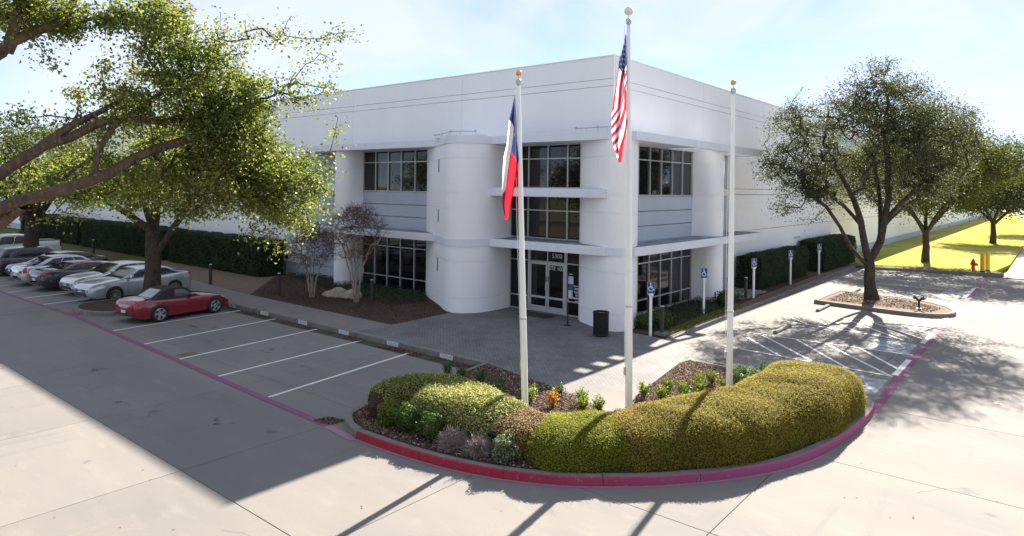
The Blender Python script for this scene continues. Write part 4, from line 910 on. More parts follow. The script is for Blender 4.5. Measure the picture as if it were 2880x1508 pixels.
M_leafcore = M_leafcore_
def sweep_hedge(name, label, spine, hw, hh, ML, dens, seed, leaf=0.04, e=0.62, caps=0.9, holes=(), lump=0.028, core=None, skirt=0.0, group=None, cat='hedge', jit=0.022, rndbias=0.0):
    """spine: list of (x,y); hw, hh lists (half width, height)"""
    global rng
    rng = np.random.default_rng(seed)
    sp = np.array(smooth(spine, 2)); t = np.linspace(0, 1, len(sp)); tk = np.linspace(0, 1, len(hw))
    w_ = np.interp(t, tk, hw); h_ = np.interp(t, tk, hh)
    L = np.concatenate([[0], np.cumsum(np.linalg.norm(np.diff(sp, axis=0), axis=1))]); tot = L[-1]
    nu = max(12, int(tot/0.10)); s = np.linspace(0, tot, nu)
    X = np.interp(s, L, sp[:, 0]); Y = np.interp(s, L, sp[:, 1]); Wd = np.interp(s, L, w_); Hh = np.interp(s, L, h_)
    dx = np.gradient(X); dy = np.gradient(Y); ln = np.hypot(dx, dy); nx, ny = dy/ln, -dx/ln
    cap = np.minimum(s, tot-s)/np.maximum(Wd*caps, 1e-3); cf = np.where(cap < 1, np.sqrt(np.maximum(1-(1-np.minimum(cap, 1))**2, 0.0)), 1.0)
    cf = np.maximum(cf, 0.06)
    nv = 22; G = []
    for i in range(nu):
        row = []
        for j in range(nv+1):
            ph = math.pi*j/nv; c, sn = math.cos(ph), math.sin(ph)
            o = math.copysign(abs(c)**e, c); z = abs(sn)**e
            lum = 1 + lump*math.sin(s[i]*2.3+o*1.7+seed)+lump*.7*math.sin(s[i]*4.9-o*3.1+seed*2)
            wd = Wd[i]*cf[i]*o*(1+.05*math.sin(s[i]*3.1+seed))*(1+0.10*(z**2)*(1-z)*2) ; zz = Hh[i]*(cf[i]**0.55)*z*lum
            row.append((X[i]+nx[i]*wd, Y[i]+ny[i]*wd, zz))
        G.append(row)
    G = np.array(G)
    for (hx, hy, hr, hd) in holes:
        d = np.hypot(G[:, :, 0]-hx, G[:, :, 1]-hy); G[:, :, 2] -= hd*np.exp(-(d/hr)**2)*(G[:, :, 2] > .3)
    root = thing(name, label, cat, (float(X[nu//2]), float(Y[nu//2]), 0), group=group); L0 = np.array([X[nu//2], Y[nu//2], 0])
    Gc = G.copy(); cen = np.stack([X, Y, Hh*.4], 1)[:, None]; Gc = cen+(G-cen)*0.955 
    b = MB().grid((Gc-L0).tolist()); b.build('branch_core', core or M_leafcore, root, smooth=60)
    # sample
    A = G[:-1, :-1]; B = G[1:, :-1]; C_ = G[1:, 1:]; D = G[:-1, 1:]
    cr1 = np.cross(B-A, D-A); ar = np.linalg.norm(cr1, axis=2); n = int(ar.sum()*dens)
    pidx = rng.choice(ar.size, size=n, p=(ar/ar.sum()).ravel()); u = rng.random((n, 1)); v = rng.random((n, 1))
    a_, b_, c2, d2 = [q.reshape(-1, 3)[pidx] for q in (A, B, C_, D)]
    p = (a_*(1-u)+b_*u)*(1-v)+(d2*(1-u)+c2*u)*v
    nn = cr1.reshape(-1, 3)[pidx]; nn /= np.maximum(np.linalg.norm(nn, axis=1, keepdims=True), 1e-9)
    out_ = p-cen[np.minimum(pidx//nv, nu-1), 0]; sg = np.sign((nn*out_).sum(1, keepdims=True)); nn = nn*sg
    p = p + nn*(rng.normal(size=(n, 1))*jit)
    fr = rng.normal(size=(10, 3))*7.0; ph = rng.random(10)*6.28; gv = np.sin(p@fr.T+ph).sum(1)
    p = p + nn*(0.004*np.sin(p@fr[:3].T+ph[:3]).sum(1))[:, None]
    sp_ = rng.random(n) < .006; p[sp_] += nn[sp_]*rng.uniform(.02, .08, (sp_.sum(), 1))
    keep = (p[:, 2] > skirt*rng.random(n)) & ((gv > -5.0) | (rng.random(n) < .25)); p = p[keep]; nn = nn[keep]
    d = nn*.7 + np.array([0, .10, .75]) + rng.normal(size=p.shape)*.6
    rn = np.clip(rng.random(len(p))*0.8 + 0.2*np.clip(.5+.6*np.sin(p[:, 0]*2.1+seed)*np.sin(p[:, 1]*2.7), 0, 1)+rndbias, 0, 1)
    link('foliage', leaf_mesh('foliage', p-L0, d, leaf*rng.uniform(.7, 1.3, len(p)), ML, rnd=rn), root)
    return root
# the big clipped mounds following the kerb
sweep_hedge('clipped_shrub', 'bright yellow green clipped mound in the long kerbside hedge, next to the browned shrub', [(5.50,-12.50),(6.0,-12.22),(6.5,-11.75),(7.05,-11.15),(7.4,-10.8)], [0.66,0.85,0.88,0.88,0.80], [0.54,0.65,0.66,0.64,0.58], M_leafMy, 5200, 81, leaf=.029, caps=.7)
sweep_hedge('clipped_shrub', 'largest olive green clipped mound in the middle of the long kerbside hedge', [(6.6,-11.6),(7.2,-11.05),(7.8,-10.3),(8.3,-9.4),(8.6,-8.5),(8.75,-7.9)], [0.72,0.92,1.04,1.08,1.04,0.9], [0.58,0.70,0.86,0.92,0.90,0.8], M_leafM, 4800, 82, leaf=.029, caps=.75, holes=[(6.75,-10.6,.12,.25)])
sweep_hedge('clipped_shrub', 'olive clipped mound at the right end of the long hedge beside the purple kerb', [(8.45,-9.2),(8.75,-8.2),(8.95,-7.1),(9.05,-6.1),(9.0,-5.2),(8.85,-4.5)], [0.85,1.02,1.08,1.12,1.12,0.95], [0.84,0.93,0.99,1.03,1.0,0.82], M_leafM, 4400, 83, leaf=.030, caps=.8, holes=[(8.0,-8.3,.28,.5),(8.3,-8.5,.2,.35)])
sweep_hedge('clipped_shrub', 'thin browned clipped shrub showing its bare stems, beside the bright yellow mound', [(4.75,-12.25),(5.3,-12.35),(5.95,-12.35)], [0.58,0.66,0.62], [0.60,0.66,0.62], M_leafB, 2600, 84, leaf=.032, core=M_browncore, caps=.4, e=.5, skirt=.3)
sweep_hedge('clipped_shrub', 'low variegated pale yellow clipped shrub forming the sunlit left part of the island hedge', [(2.3,-12.55),(3.0,-12.3),(3.9,-12.2),(4.7,-12.25),(5.3,-12.3)], [0.66,0.86,0.86,0.74,0.55], [0.66,0.76,0.77,0.70,0.60], M_leafV, 3600, 85, leaf=.042, skirt=.42, core=M_browncore, caps=.6)
sweep_hedge('clipped_shrub', 'shaded variegated clipped shrub wrapping round the left tip of the island', [(1.42,-13.05),(1.42,-12.45),(1.75,-11.95),(2.4,-11.75),(3.3,-11.72),(4.2,-11.9)], [0.42,0.50,0.56,0.60,0.56,0.38], [0.50,0.62,0.70,0.75,0.76,0.66], M_leafV, 3000, 86, leaf=.040, core=M_browncore, skirt=.3, caps=.7)
# loose stems under the browned shrub
def twig_ball(name, label, c, r, M, seed, n=260, cat='shrub', group=None, flat=1.0, upw=.5):
    global rng
    rng = np.random.default_rng(seed)
    root = thing(name, label, cat, c, group=group); b = MB()
    P = []; par = []; rad = []
    for k in range(n):
        d = rng.normal(size=3); d[2] = abs(d[2])*.9+upw*rng.random(); d /= np.linalg.norm(d); L = r*rng.uniform(.75, 1.1)
        p0 = np.array([rng.normal()*.03, rng.normal()*.03, 0.0]); i = len(P)
        P.append(p0); par.append(-1); rad.append(.004)
        q = p0.copy()
        for j in range(5):
            q = q + (d*np.array([1,1,1.15*flat])+rng.normal(size=3)*.28)*L/5; P.append(q.copy()); par.append(len(P)-2); rad.append(.0042-.0005*j)
            if j > 1:
                for _ in range(2):
                    e = d+rng.normal(size=3)*.8; P.append(q+e*L*.2); par.append(len(P)-2 if _ == 0 else len(P)-3); rad.append(.0026)
                # restore chain parent
                P.append(q.copy()); par.append(-1); rad.append(.003)
    me = skel_mesh('twigs', np.array(P), np.array(par), np.array(rad), M, 4, thin=.02)
    at_ = me.attributes.new('rnd', 'FLOAT', 'FACE'); at_.data.foreach_set('value', rng.random(len(me.polygons)).astype(np.float32))
    link('twigs', me, root)
    return root
def leaf_ball(name, label, c, r, ML, seed, leaf=.04, n=2600, cat='shrub', group=None, fz=1.0, core=True):
    global rng
    rng = np.random.default_rng(seed); root = thing(name, label, cat, c, group=group)
    d = rand_dirs(n); lum = 1+.12*np.sin(d[:, 0]*5+seed)+.12*np.sin(d[:, 1]*6+d[:, 2]*4+seed)
    rr = r*lum*(1-.28*rng.random(n)**2); p = d*rr[:, None]*np.array([1, 1, fz]); p[:, 2] += r*fz*.82; ok = p[:, 2] > .01; p = p[ok]; d = d[ok]
    if core:
        b = MB(); pr = [(0.001, r*fz*.12)] + [(r*.78*math.sin(a), r*fz*(.82-.78*math.cos(a))) for a in [k*math.pi/8 for k in range(1, 8)]] + [(0.001, r*fz*1.6)]
        b.lathe([(q, max(0, z)) for q, z in pr], (0,0,0), 12); b.build('branch_core', M_leafcore, root, smooth=80)
    link('foliage', leaf_mesh('foliage', p, d*.8+rng.normal(size=p.shape)*.7, leaf*rng.uniform(.7, 1.3, len(p)), ML), root)
    return root
twig_ball('bare_shrub', 'shaded grey brown leafless round shrub nearest the left tip of the island', (1.75,-13.1,0), .27, M_twigs, 90, 260)
leaf_ball('round_shrub', 'yellow green round shrub, leftmost of the three green balls behind the red kerb', (2.30,-13.28,0), .29, M_leafYG, 91)
leaf_ball('round_shrub', 'dark green round shrub touching the yellow green ball behind the red kerb', (2.88,-13.25,0), .31, M_leafG, 92)
leaf_ball('round_shrub', 'fresh green round shrub beside the two pale leafless shrubs', (3.62,-13.25,0), .30, M_leafG, 93)
twig_ball('bare_shrub', 'pale leafless twiggy shrub, left one of the pair behind the red kerb', (4.28,-13.32,0), .27, M_deadtwig, 94, 420)
twig_ball('bare_shrub', 'pale leafless twiggy shrub, right one of the pair beside the black floodlight', (4.88,-13.2,0), .26, M_deadtwig, 95, 420)
leaf_ball('round_shrub', 'grey green sage shrub just behind the red kerb below the floodlight', (5.50,-13.08,0), .29, M_leafS, 96)
twig_ball('bare_shrub', 'tangle of bare upright stems under the browned clipped shrub', (5.05,-12.62,0), .32, M_deadtwig, 97, 200, upw=1.2)
leaf_ball('round_shrub', 'loose olive shrub between the floodlight and the bright yellow green mound', (5.85,-12.72,0), .30, M_leafM, 98, n=1500, core=False)
# black floodlight
t = thing('ground_floodlight', 'black box floodlight standing in the mulch between the leafless shrub and the sage shrub', 'floodlight', (5.12,-12.88,0))
MB().box(-.17,.17,-.13,.10,.16,.40).build('housing', M_dark, t, bevel=.015); MB().box(-.15,.15,-.140,-.131,.18,.38).build('lens', M_glass, t)
b = MB(); b.tube([(0,0,0),(0,0,.18)], .02, 8); b.build('stake', M_dark, t)

# ------------------------------------------------------------------ small bedding plants
def bedding(label, c, r, h, ML, seed, group):
    global rng
    rng = np.random.default_rng(seed); root = thing('bedding_plant', label, 'plant', c, group=group); r *= 1.45; h *= .88
    ns = 18; pos = []; dr = []; b = MB()
    for k in range(ns):
        a = 2*math.pi*k/ns+rng.random(); sp = r*rng.uniform(.2, .9); hh = h*rng.uniform(.65, 1.1)
        tip = np.array([sp*math.cos(a), sp*math.sin(a), hh]); b.tube([(0.02*math.cos(a), .02*math.sin(a), 0), tuple(tip*np.array([.5, .5, .55])), tuple(tip)], [.006,.005,.003], 4)
        for j in range(26):
            t_ = rng.uniform(.2, 1.05); q = tip*np.array([t_*.85+.1, t_*.85+.1, t_])+rng.normal(size=3)*.03; pos.append(q); dr.append(np.array([math.cos(a), math.sin(a), .6])+rng.normal(size=3)*.6)
    b.build('stems', M_barkd, root)
    pos = np.array(pos); link('foliage', leaf_mesh('foliage', pos, np.array(dr), rng.uniform(.038, .068, len(pos)), ML, aspect=.5), root)
    return root
pL = [(0.66,-9.83,.1,'dark young plant at the tip of the left bed, beside the white kerb edge'),(1.16,-9.76,.5,''),(1.77,-9.66,.4,''),(2.59,-9.85,.3,''),(2.81,-10.15,1,''),(3.5,-9.75,1,''),(4.32,-9.90,2,''),(4.05,-9.25,1,''),(3.75,-10.1,1,''),(4.72,-9.25,1,''),(5.05,-9.7,1,''),(5.35,-9.45,1,'')]
gl = 'young shrubs planted in the left mulch bed'
places = ['dark young shrub at the left tip of the mulch bed by the pale kerb strip','shaded young shrub second from the left tip of the left bed','shaded young shrub third from the left tip of the left bed','shaded young shrub halfway along the left bed, still in shade','sunlit yellow green young shrub just left of the first flagpole','young shrub directly behind the left flagpole','orange browned dying young shrub in the left mulch bed','dense green young shrub right of the left flagpole','young shrub just right of the left flagpole foot','upright young shrub behind the orange one, near the paving','low young shrub between the orange one and the path','young shrub at the right tip of the left bed beside the path']
for k, (x, y, _, _2) in enumerate(pL):
    bedding(places[k], (x, y, 0), .15, .40 if k else .5, M_leafO if k == 6 else (M_leafG if k in (0,1,2,3,7) else M_leafYG), 100+k, gl)
pR = [(5.62,-7.75),(6.12,-7.75),(5.95,-7.05),(6.33,-7.0),(6.6,-7.35),(6.62,-6.6),(6.35,-6.05),(6.45,-5.45),(6.98,-5.95),(7.05,-5.2),(6.94,-4.5),(7.35,-4.6),(7.35,-3.95)]
gr = 'young shrubs planted in the right mulch bed'
prt = ['sunlit young shrub just right of the middle flagpole','low young shrub at the hedge edge right of the middle flagpole','young shrub in the middle rows of the right bed, behind the low one','yellow green young shrub in the front row of the right bed','low green young shrub touching the long hedge in the right bed','tall bright young shrub in the centre of the right bed','upright young shrub in the back row of the right bed','young shrub in the back row nearest the third flagpole','small young shrub left of the third flagpole foot','dark young shrub behind the third flagpole','tall dark young shrub right of the third flagpole','green young shrub in front of the dark ones right of the third flagpole','dark upright young shrub at the far right tip of the right bed']
for k, (x, y) in enumerate(pR): bedding(prt[k], (x, y, 0), .16, .42 if k < 9 else .5, M_leafG if k in (4,9,10,11,12) else M_leafYG, 130+k, gr)
# mulch chips and litter
def scatter(name, poly, n, size, M, seed, z=0.012, cond=None, zj=.02):
    global rng
    rng = np.random.default_rng(seed); poly = np.array(poly); lo, hi = poly.min(0), poly.max(0); pts = []
    while len(pts) < n:
        q = lo+(hi-lo)*rng.random(2); ins = False; j = len(poly)-1
        for i in range(len(poly)):
            if (poly[i][1] > q[1]) != (poly[j][1] > q[1]) and q[0] < (poly[j][0]-poly[i][0])*(q[1]-poly[i][1])/(poly[j][1]-poly[i][1])+poly[i][0]: ins = not ins
            j = i
        if ins and (cond is None or cond(q)): pts.append((q[0], q[1], z+rng.random()*zj))
    pts = np.array(pts)
    return tag(link(name, leaf_mesh(name, pts, rand_dirs(n, (0,0,1), 1.3), size*rng.uniform(.5, 1.4, n), M, aspect=.45, bend=.15)), kind='stuff')
scatter('mulch_chips', [(0.5,-8.05),(0.7,-9.5),(1.6,-10.6),(4.0,-11.6),(5.8,-11.3),(6.4,-10.4),(6.0,-9.65),(5.24,-9.25),(4.16,-8.75),(3.07,-8.49)], 17000, .050, M_chip, 150)
scatter('mulch_chips', [(5.9,-9.1),(6.6,-9.3),(7.3,-8.0),(8.0,-6.0),(8.2,-4.5),(9.0,-3.7),(5.0,-3.5),(4.85,-3.9),(5.4,-7.74)], 17000, .050, M_chip, 151)
scatter('mulch_chips', [(1.0,-12.8),(1.2,-13.4),(2.1,-13.8),(4.1,-13.7),(5.9,-13.2),(6.4,-12.9),(5.5,-12.4),(1.5,-12.5)], 9000, .045, M_chip, 152)
scatter('mulch_chips', [(-16.2,-6.0),(-6.1,-6.1),(-6.2,-2.9),(-8.6,-1.6),(-10.4,-.1),(-20,-.1),(-21,-1.9)], 15000, .06, mat('dark_mulch', (0.1,0.07,0.05), 0.95, attr=[(0,(0.03,0.02,0.016)),(0.7,(0.07,0.045,0.035)),(1,(0.16,0.11,0.09))]), 153, z=.03)
scatter('leaf_litter', [(-15,-8.0),(-15,-8.25),(-0.2,-8.35),(0.2,-8.9),(0.38,-8.9),(0.30,-8.0)], 3200, .05, M_litter, 154, z=LOT+.008, cond=lambda q: math.sin(q[0]*1.9)+math.sin(q[0]*4.3+1) > 0.1 or q[0] > -.9)
scatter('leaf_litter', [(-3.9,-8.02),(-3.0,-8.02),(-3.2,-8.3),(-4.3,-8.45)], 900, .05, M_litter, 155, z=LOT+.008)
scatter('leaf_litter', [(0.5,-13.6),(1.0,-13.5),(1.0,-13.9),(0.45,-14.0)], 500, .05, M_litter, 156, z=LOT+.008)
scatter('leaf_litter', [(2.6,0.5),(2.35,14),(2.1,24),(2.9,24),(2.9,0.5)], 1600, .05, M_litter, 157, z=.03)
scatter('ground_cover', [(-16,-2.4),(-9,-3.4),(-8.8,-1.8),(-10.4,-.1),(-20.5,-.1),(-20.6,-1.5)], 9000, .085, M_leafH, 158, z=.03, zj=.22)
scatter('ground_cover', [(1.5,-.6),(2.3,-.3),(2.2,6),(2.0,9.5),(0.4,9.5),(0.4,2.4)], 9000, .075, M_leafH, 159, z=.03, zj=.25)
scatter('ground_cover', [(2.55,-0.5),(2.85,-0.6),(2.75,2.5),(2.55,7.5),(2.1,7.5),(2.3,2)], 4200, .055, M_leafYG, 160, z=.03, zj=.07)
leaf_ball('round_shrub', 'green leafy shrub at the corner behind the nearest wheelchair sign', (1.85,0.45,0), .45, M_leafG, 161, leaf=.06, n=1500, fz=.9)
leaf_ball('round_shrub', 'low green shrub under the first ground floor window pane by the corner pylon', (1.55,-.15,0), .34, M_leafG, 162, leaf=.06, n=1100)
leaf_ball('round_shrub', 'dark low shrub at the foot of the rounded column on the east side', (1.95,6.7,0), .42, M_leafH, 163, leaf=.06, n=1300)
# river rocks past the column
rng = np.random.default_rng(170); b = MB()
rr_ = []
for k in range(520):
    x = rng.uniform(.15, 1.9); y = rng.uniform(9.0, 12.6); r_ = rng.uniform(.05, .12); i0 = len(b.v)
    for (u, v, w2) in [(1,0,0),(-1,0,0),(0,1,0),(0,-1,0),(0,0,1)]:
        b.v.append((x+u*r_*rng.uniform(.8, 1.2), y+v*r_*rng.uniform(.8, 1.2), .03+max(0, w2)*r_*.8))
    for f in ((0,2,4),(2,1,4),(1,3,4),(3,0,4)): b.f.append(tuple(i0+q for q in f)); b.m.append(0); rr_.append(rng.random())
me = b.mesh('river_rocks', M_riverrock, 60); at_ = me.attributes.new('rnd', 'FLOAT', 'FACE'); at_.data.foreach_set('value', np.array(rr_, np.float32))
tag(link('river_rocks', me), kind='stuff')
# two limestone rocks
def rock(loc, s, label, seed):
    bm = bmesh.new(); bmesh.ops.create_icosphere(bm, subdivisions=3, radius=1); rn = np.random.default_rng(seed); f = rn.normal(size=(9, 3))*1.8; ph = rn.random(9)*6
    for v in bm.verts:
        c = np.array(v.co); d = 1+.13*np.sin(f@c+ph).sum()*.5; v.co = Vector((c[0]*s[0]*d, c[1]*s[1]*d, max(-.05, c[2]*s[2]*d)))
    me = bpy.data.meshes.new('rock'); bm.to_mesh(me); bm.free(); me.materials.append(M_rock)
    me.polygons.foreach_set('use_smooth', [True]*len(me.polygons))
    o = link('rock', me, None, loc, .5); tag(o, label, 'rock', 'pale rocks in the mulch bed'); return o
rock((-13.05,-3.55,.02), (.72,.42,.42), 'larger pale limestone rock, left of the pair in the mulch bed', 3); rock((-12.15,-3.3,.02), (.46,.36,.34), 'smaller pale limestone rock, right of the pair in the mulch bed', 5)
rng = np.random.default_rng(200)
# ------------------------------------------------------------------ flagpoles and flags
def flagpole(label, base, top, r0, r1, ballM, ball_r, box=True):
    t = thing('flagpole', label, 'flagpole', (base[0], base[1], 0)); d = Vector(top) - Vector((base[0], base[1], 0)); H = d.length
    K = 12; b = MB(); b.tube([tuple(d*(k/K)) for k in range(K+1)], [r0+(r1-r0)*max(0, (k/K-.2)/.8) for k in range(K+1)], 20); b.build('shaft', M_pole, t, smooth=50)
    b = MB(); b.lathe([(r0*1.9,0),(r0*1.9,.03),(r0*1.5,.08),(r0*1.05,.10)], (0,0,0), 20); b.build('base_collar', M_pole, t, smooth=40)
    b = MB(); q = d*(H*0.42/H); b.tube([tuple(d*.30), tuple(d*.304)], [r0*1.03, r0*1.03], 20); b.build('joint_ring', M_steel, t, smooth=40)
    b = MB(); b.tube([tuple(d+Vector((0,0,0))), tuple(d+Vector((0,0,.06)))], [r1*.7, r1*.7], 10); b.lathe([(0.001,.04),(.055,.05),(.062,.07),(.062,.15),(.045,.17),(.010,.175),(.010,.25)], tuple(d), 16); b.build('truck', M_steel, t, smooth=35)
    b = MB(); b.lathe([(ball_r*math.sin(a)+.0005, .24+ball_r-ball_r*math.cos(a)) for a in [k*math.pi/12 for k in range(13)]], tuple(d), 20); b.build('ball', ballM, t, smooth=80)
    # halyard with a cleat
    o = Vector((.5, .4, 0)).normalized()*-.0
    side = Vector((-.774, -.633, 0)); p0 = d+side*(r1+.05)+Vector((0,0,.0)); p1 = side*(r0+.03)+Vector((0,0,1.25))+d*(1.25/H)*0
    mid = (p0+p1)/2 + side*.02
    b = MB(); b.tube([tuple(p0), tuple(mid), tuple(p1)], .006, 5); b.build('halyard', M_whitep, t)
    b = MB(); b.box(p1.x-.02, p1.x+.02, p1.y-.02, p1.y+.02, p1.z-.09, p1.z+.09); b.build('cleat', M_steel, t)
    return t, d
P1 = flagpole('left white flagpole with a gold ball, flying the red white and blue one-star flag', (4.33,-11.0), (4.13,-11.15,7.62), .078, .042, M_gold, .070)
P2 = flagpole('tallest white flagpole in the middle with a white ball, flying the striped flag', (6.40,-9.90), (6.30,-9.97,8.92), .080, .044, M_ballw, .098)
P3 = flagpole('right white flagpole with a gold ball and no flag', (7.50,-6.90), (7.50,-6.88,7.66), .078, .042, M_gold, .070)
def cloth(name, root, colf, H, L, z_top, hoist, outl, mats, prof, seed, nu=64, nv=44, drop=0.93):
    """limp flag. u hoist->fly, v top->bottom. colf(u,v)->material index"""
    sd_ = Vector((-.774, -.633, 0)); dp = Vector((-.633, .774, 0))   # sideways and in depth
    G = []
    for i in range(nu+1):
        u = i/nu; row = []
        for j in range(nv+1):
            v = j/nv
            z = z_top - v*H - u*L*.96
            out_, dep = prof(u, v)
            p = Vector(hoist(z_top - v*H)) + sd_*out_ + dp*dep; row.append((p.x, p.y, z))
        G.append(row)
    b = MB(); b.grid(G)
    b.m = [colf((k//nv+.5)/nu, (k % nv+.5)/nv) for k in range(nu*nv)]
    me = b.mesh(name, mats); me.polygons.foreach_set('use_smooth', [True]*len(me.polygons))
    return me
def clothmat(n, c): return mat(n, c, 0.75, spec=0.2, trans=(0.35, tuple(min(1, q*1.1+.02) for q in c)), bump=(200, .1, .002))
C_r, C_w, C_b = clothmat('flag_red', (0.55,0.012,0.035)), clothmat('flag_white', (0.78,0.78,0.80)), clothmat('flag_blue', (0.018,0.03,0.12))
for M in (C_r, C_w):    # scale the translucent colour like the cloth
    pass
def hoistf(P):
    t, d = P; base = Vector(t.location)
    def f(z): return base + d*(z/d.z) 
    return f
# striped flag
H_, L_f = 1.2, 1.74; zt = 8.75
def limp(u, v, H, L, ss, cc, ww, seed):
    sT = v*H+u*L; sN = sT/(H+L); vmin = max(0, (sT-L)/H); vmax = min(1, sT/H); q = (v-vmin)/max(vmax-vmin, 1e-4)
    q = min(1, max(0, q)); c = float(np.interp(sN, ss, cc)); w_ = float(np.interp(sN, ss, ww)); k = min(1, (vmax-vmin)*2)
    o = c + w_*(1-2*q)*(1+.0) + .045*k*math.sin(9.5*q+seed+2.2*sN)*min(1, u*3)
    d = .10*k*math.sin(7.5*q+1.2+seed+1.5*sN)*min(1, .2+u*2) + .035*k*math.sin(19*q+seed)*min(1, u*3)
    return o, d
def prof_us(u, v): return limp(u, v, H_, L_f, [0,.2,.4,.52,.65,.85,1], [.06,.10,.12,.12,.18,.22,.17], [.01,.05,.09,.145,.125,.09,.03], 0.4)
def col_us(u, v):
    if u < 0.40 and v < 7/13: return 2
    return 0 if int(v*13) % 2 == 0 else 1
fl = thing('hanging_flag', 'limp striped flag with white stars on a blue corner, hanging on the middle pole', 'flag', (0,0,0))
me = cloth('flag_cloth', None, col_us, H_, L_f, zt, hoistf(P2), 0, [C_r, C_w, C_b], prof_us, 1, nu=80, nv=65)
link('flag_cloth', me, fl)
def us_point(u, v, off=.006):
    z = zt - v*H_ - u*L_f*.96; o, dpt = prof_us(u, v); p = Vector(hoistf(P2)(zt - v*H_)) + Vector((-.774,-.633,0))*o + Vector((-.633,.774,0))*dpt
    return Vector((p.x, p.y, z))
def star(b, fn, cu, cv, r, ar, off):
    n = (fn(cu+.004, cv)-fn(cu, cv)).cross(fn(cu, cv+.004)-fn(cu, cv)).normalized()
    toc = (Vector(CAM)-fn(cu, cv)); n = n if n.dot(toc) > 0 else -n
    pts = []
    for k in range(10):
        a = math.pi/2+k*math.pi/5; q = r if k % 2 == 0 else r*.42; pts.append(tuple(fn(cu+q*math.cos(a)*ar[0], cv-q*math.sin(a)*ar[1]) + n*off))
    c = tuple(fn(cu, cv)+n*off)
    for k in range(10): b.poly([c, pts[k], pts[(k+1) % 10]])
b = MB()
for r_ in range(9):
    for c2 in range(6 if r_ % 2 == 0 else 5):
        star(b, us_point, (.40)*(c2*2+1+(r_ % 2))/12, (7/13)*(r_+1)/10, .032, (1/L_f, 1/H_), .008)
b.build('flag_stars', C_w, fl)
# one-star flag
H2, L2 = 1.2, 1.74; zt2 = 7.42
def prof_tx(u, v): return limp(u, v, H2, L2, [0,.2,.4,.5,.75,.88,1], [.09,.12,.15,.17,.25,.28,.29], [.01,.055,.09,.145,.13,.10,.03], 1.7)
def col_tx(u, v): return 2 if u < 1/3 else (1 if v < .5 else 0)
f2 = thing('hanging_flag', 'limp flag with blue, white and red fields and one star, hanging on the left pole', 'flag', (0,0,0))
link('flag_cloth', cloth('flag_cloth', None, col_tx, H2, L2, zt2, hoistf(P1), 0, [C_r, C_w, C_b], prof_tx, 2, nu=72, nv=48), f2)
def tx_point(u, v):
    z = zt2 - v*H2 - u*L2*.96; o, dpt = prof_tx(u, v); p = Vector(hoistf(P1)(zt2 - v*H2)) + Vector((-.774,-.633,0))*o + Vector((-.633,.774,0))*dpt
    return Vector((p.x, p.y, z))
b = MB(); star(b, tx_point, 1/6, .5, .19, (1/L2, 1/H2), .006); b.build('flag_star', C_w, f2)

# ------------------------------------------------------------------ wheelchair signs
def sign(loc, label, h=1.93, grp='wheelchair parking signs along the east kerb', ang=0.0):
    t = thing('parking_sign', label, 'sign', loc, ang, grp)
    MB().box(-.045,.045,-.045,.045,-.05,h-.45).build('post', M_whitep, t, bevel=.006)
    MB().box(-.085,.085,-.085,.085,h-.46,h-.40).box(-.065,.065,-.065,.065,h-.50,h-.46).build('post_cap', M_whitep, t, bevel=.008)
    p = MB().box(.015,.028,-.145,.145,h-.40,h+.03).build('plate', M_signblue, t)
    b = MB(); isa(b, lambda u, v: (.0305, u, h-.18+v), .34); b.build('wheelchair_symbol', M_whitep, p)
    bb = MB().box(.029,.0300,-.138,-.133,h-.39,h+.02).box(.029,.0300,.133,.138,h-.39,h+.02).box(.029,.0300,-.133,.133,h+.015,h+.02).box(.029,.0300,-.133,.133,h-.39,h-.385).build('border', M_whitep, p)
    return t
A_ = R(-38)
sg = [((2.30,-1.06,.0),'nearest wheelchair parking sign, in front of the ground floor window beside the bollard light'),((2.0,4.32,.02),'second wheelchair sign, in front of the rounded column'),((2.07,10.17,.02),'third wheelchair sign, at the near end of the clipped hedge'),((1.92,16.51,.02),'fourth wheelchair sign, in front of the middle of the near hedge'),((1.8,22.84,.02),'farthest wheelchair sign, at the gap between the two hedges')]
for p, l in sg: sign(p, l, ang=R(-48) if p[1] < 0 else R(-42))
# ------------------------------------------------------------------ bollard lights
def bol(loc, label, h=1.05, base=False):
    t = thing('bollard_light', label, 'bollard', loc, 0, 'dark bollard lights')
    b = MB().lathe([(.075,-.05),(.075,h-.18)], (0,0,0), 16); b.build('shaft', M_bronze, t, smooth=40)
    b = MB()
    for k in range(4): b.lathe([(.05,h-.18+k*.04),(.075,h-.175+k*.04),(.075,h-.15+k*.04),(.05,h-.145+k*.04)], (0,0,0), 16)
    b.build('louvre', M_bronze, t, smooth=30)
    b = MB().lathe([(.0785,h-.025),(.0785,h),(.06,h+.012),(.001,h+.014)], (0,0,0), 16); b.build('cap', M_steel, t, smooth=40)
    if base: MB().box(-.20,.20,-.20,.20,-.05,.09).build('footing', M_kerb, t, bevel=.015)
    return t
for p, l, bs in [((2.58,-0.72,.02),'bollard light on a concrete footing beside the nearest wheelchair sign',True),((1.9,9.6,.02),'bollard light standing between the rounded column and the near hedge',False),((-15.2,-5.28,.02),'bollard light at the walkway edge near the shorter crape myrtle',False),((-20.96,-5.77,.01),'bollard light by the walkway behind the red convertible',False),((-10.35,-3.6,.02),'bollard light half hidden behind the taller crape myrtle',False),((-41.7,-4.3,.02),'bollard light on the shaded lawn behind the silver sedans',False),((.7,1.9,.02),'bollard light against the ground floor window behind the nearest sign',False)]:
    bol(p, l, base=bs, h=1.05 if p[1] != 1.9 else 1.35)
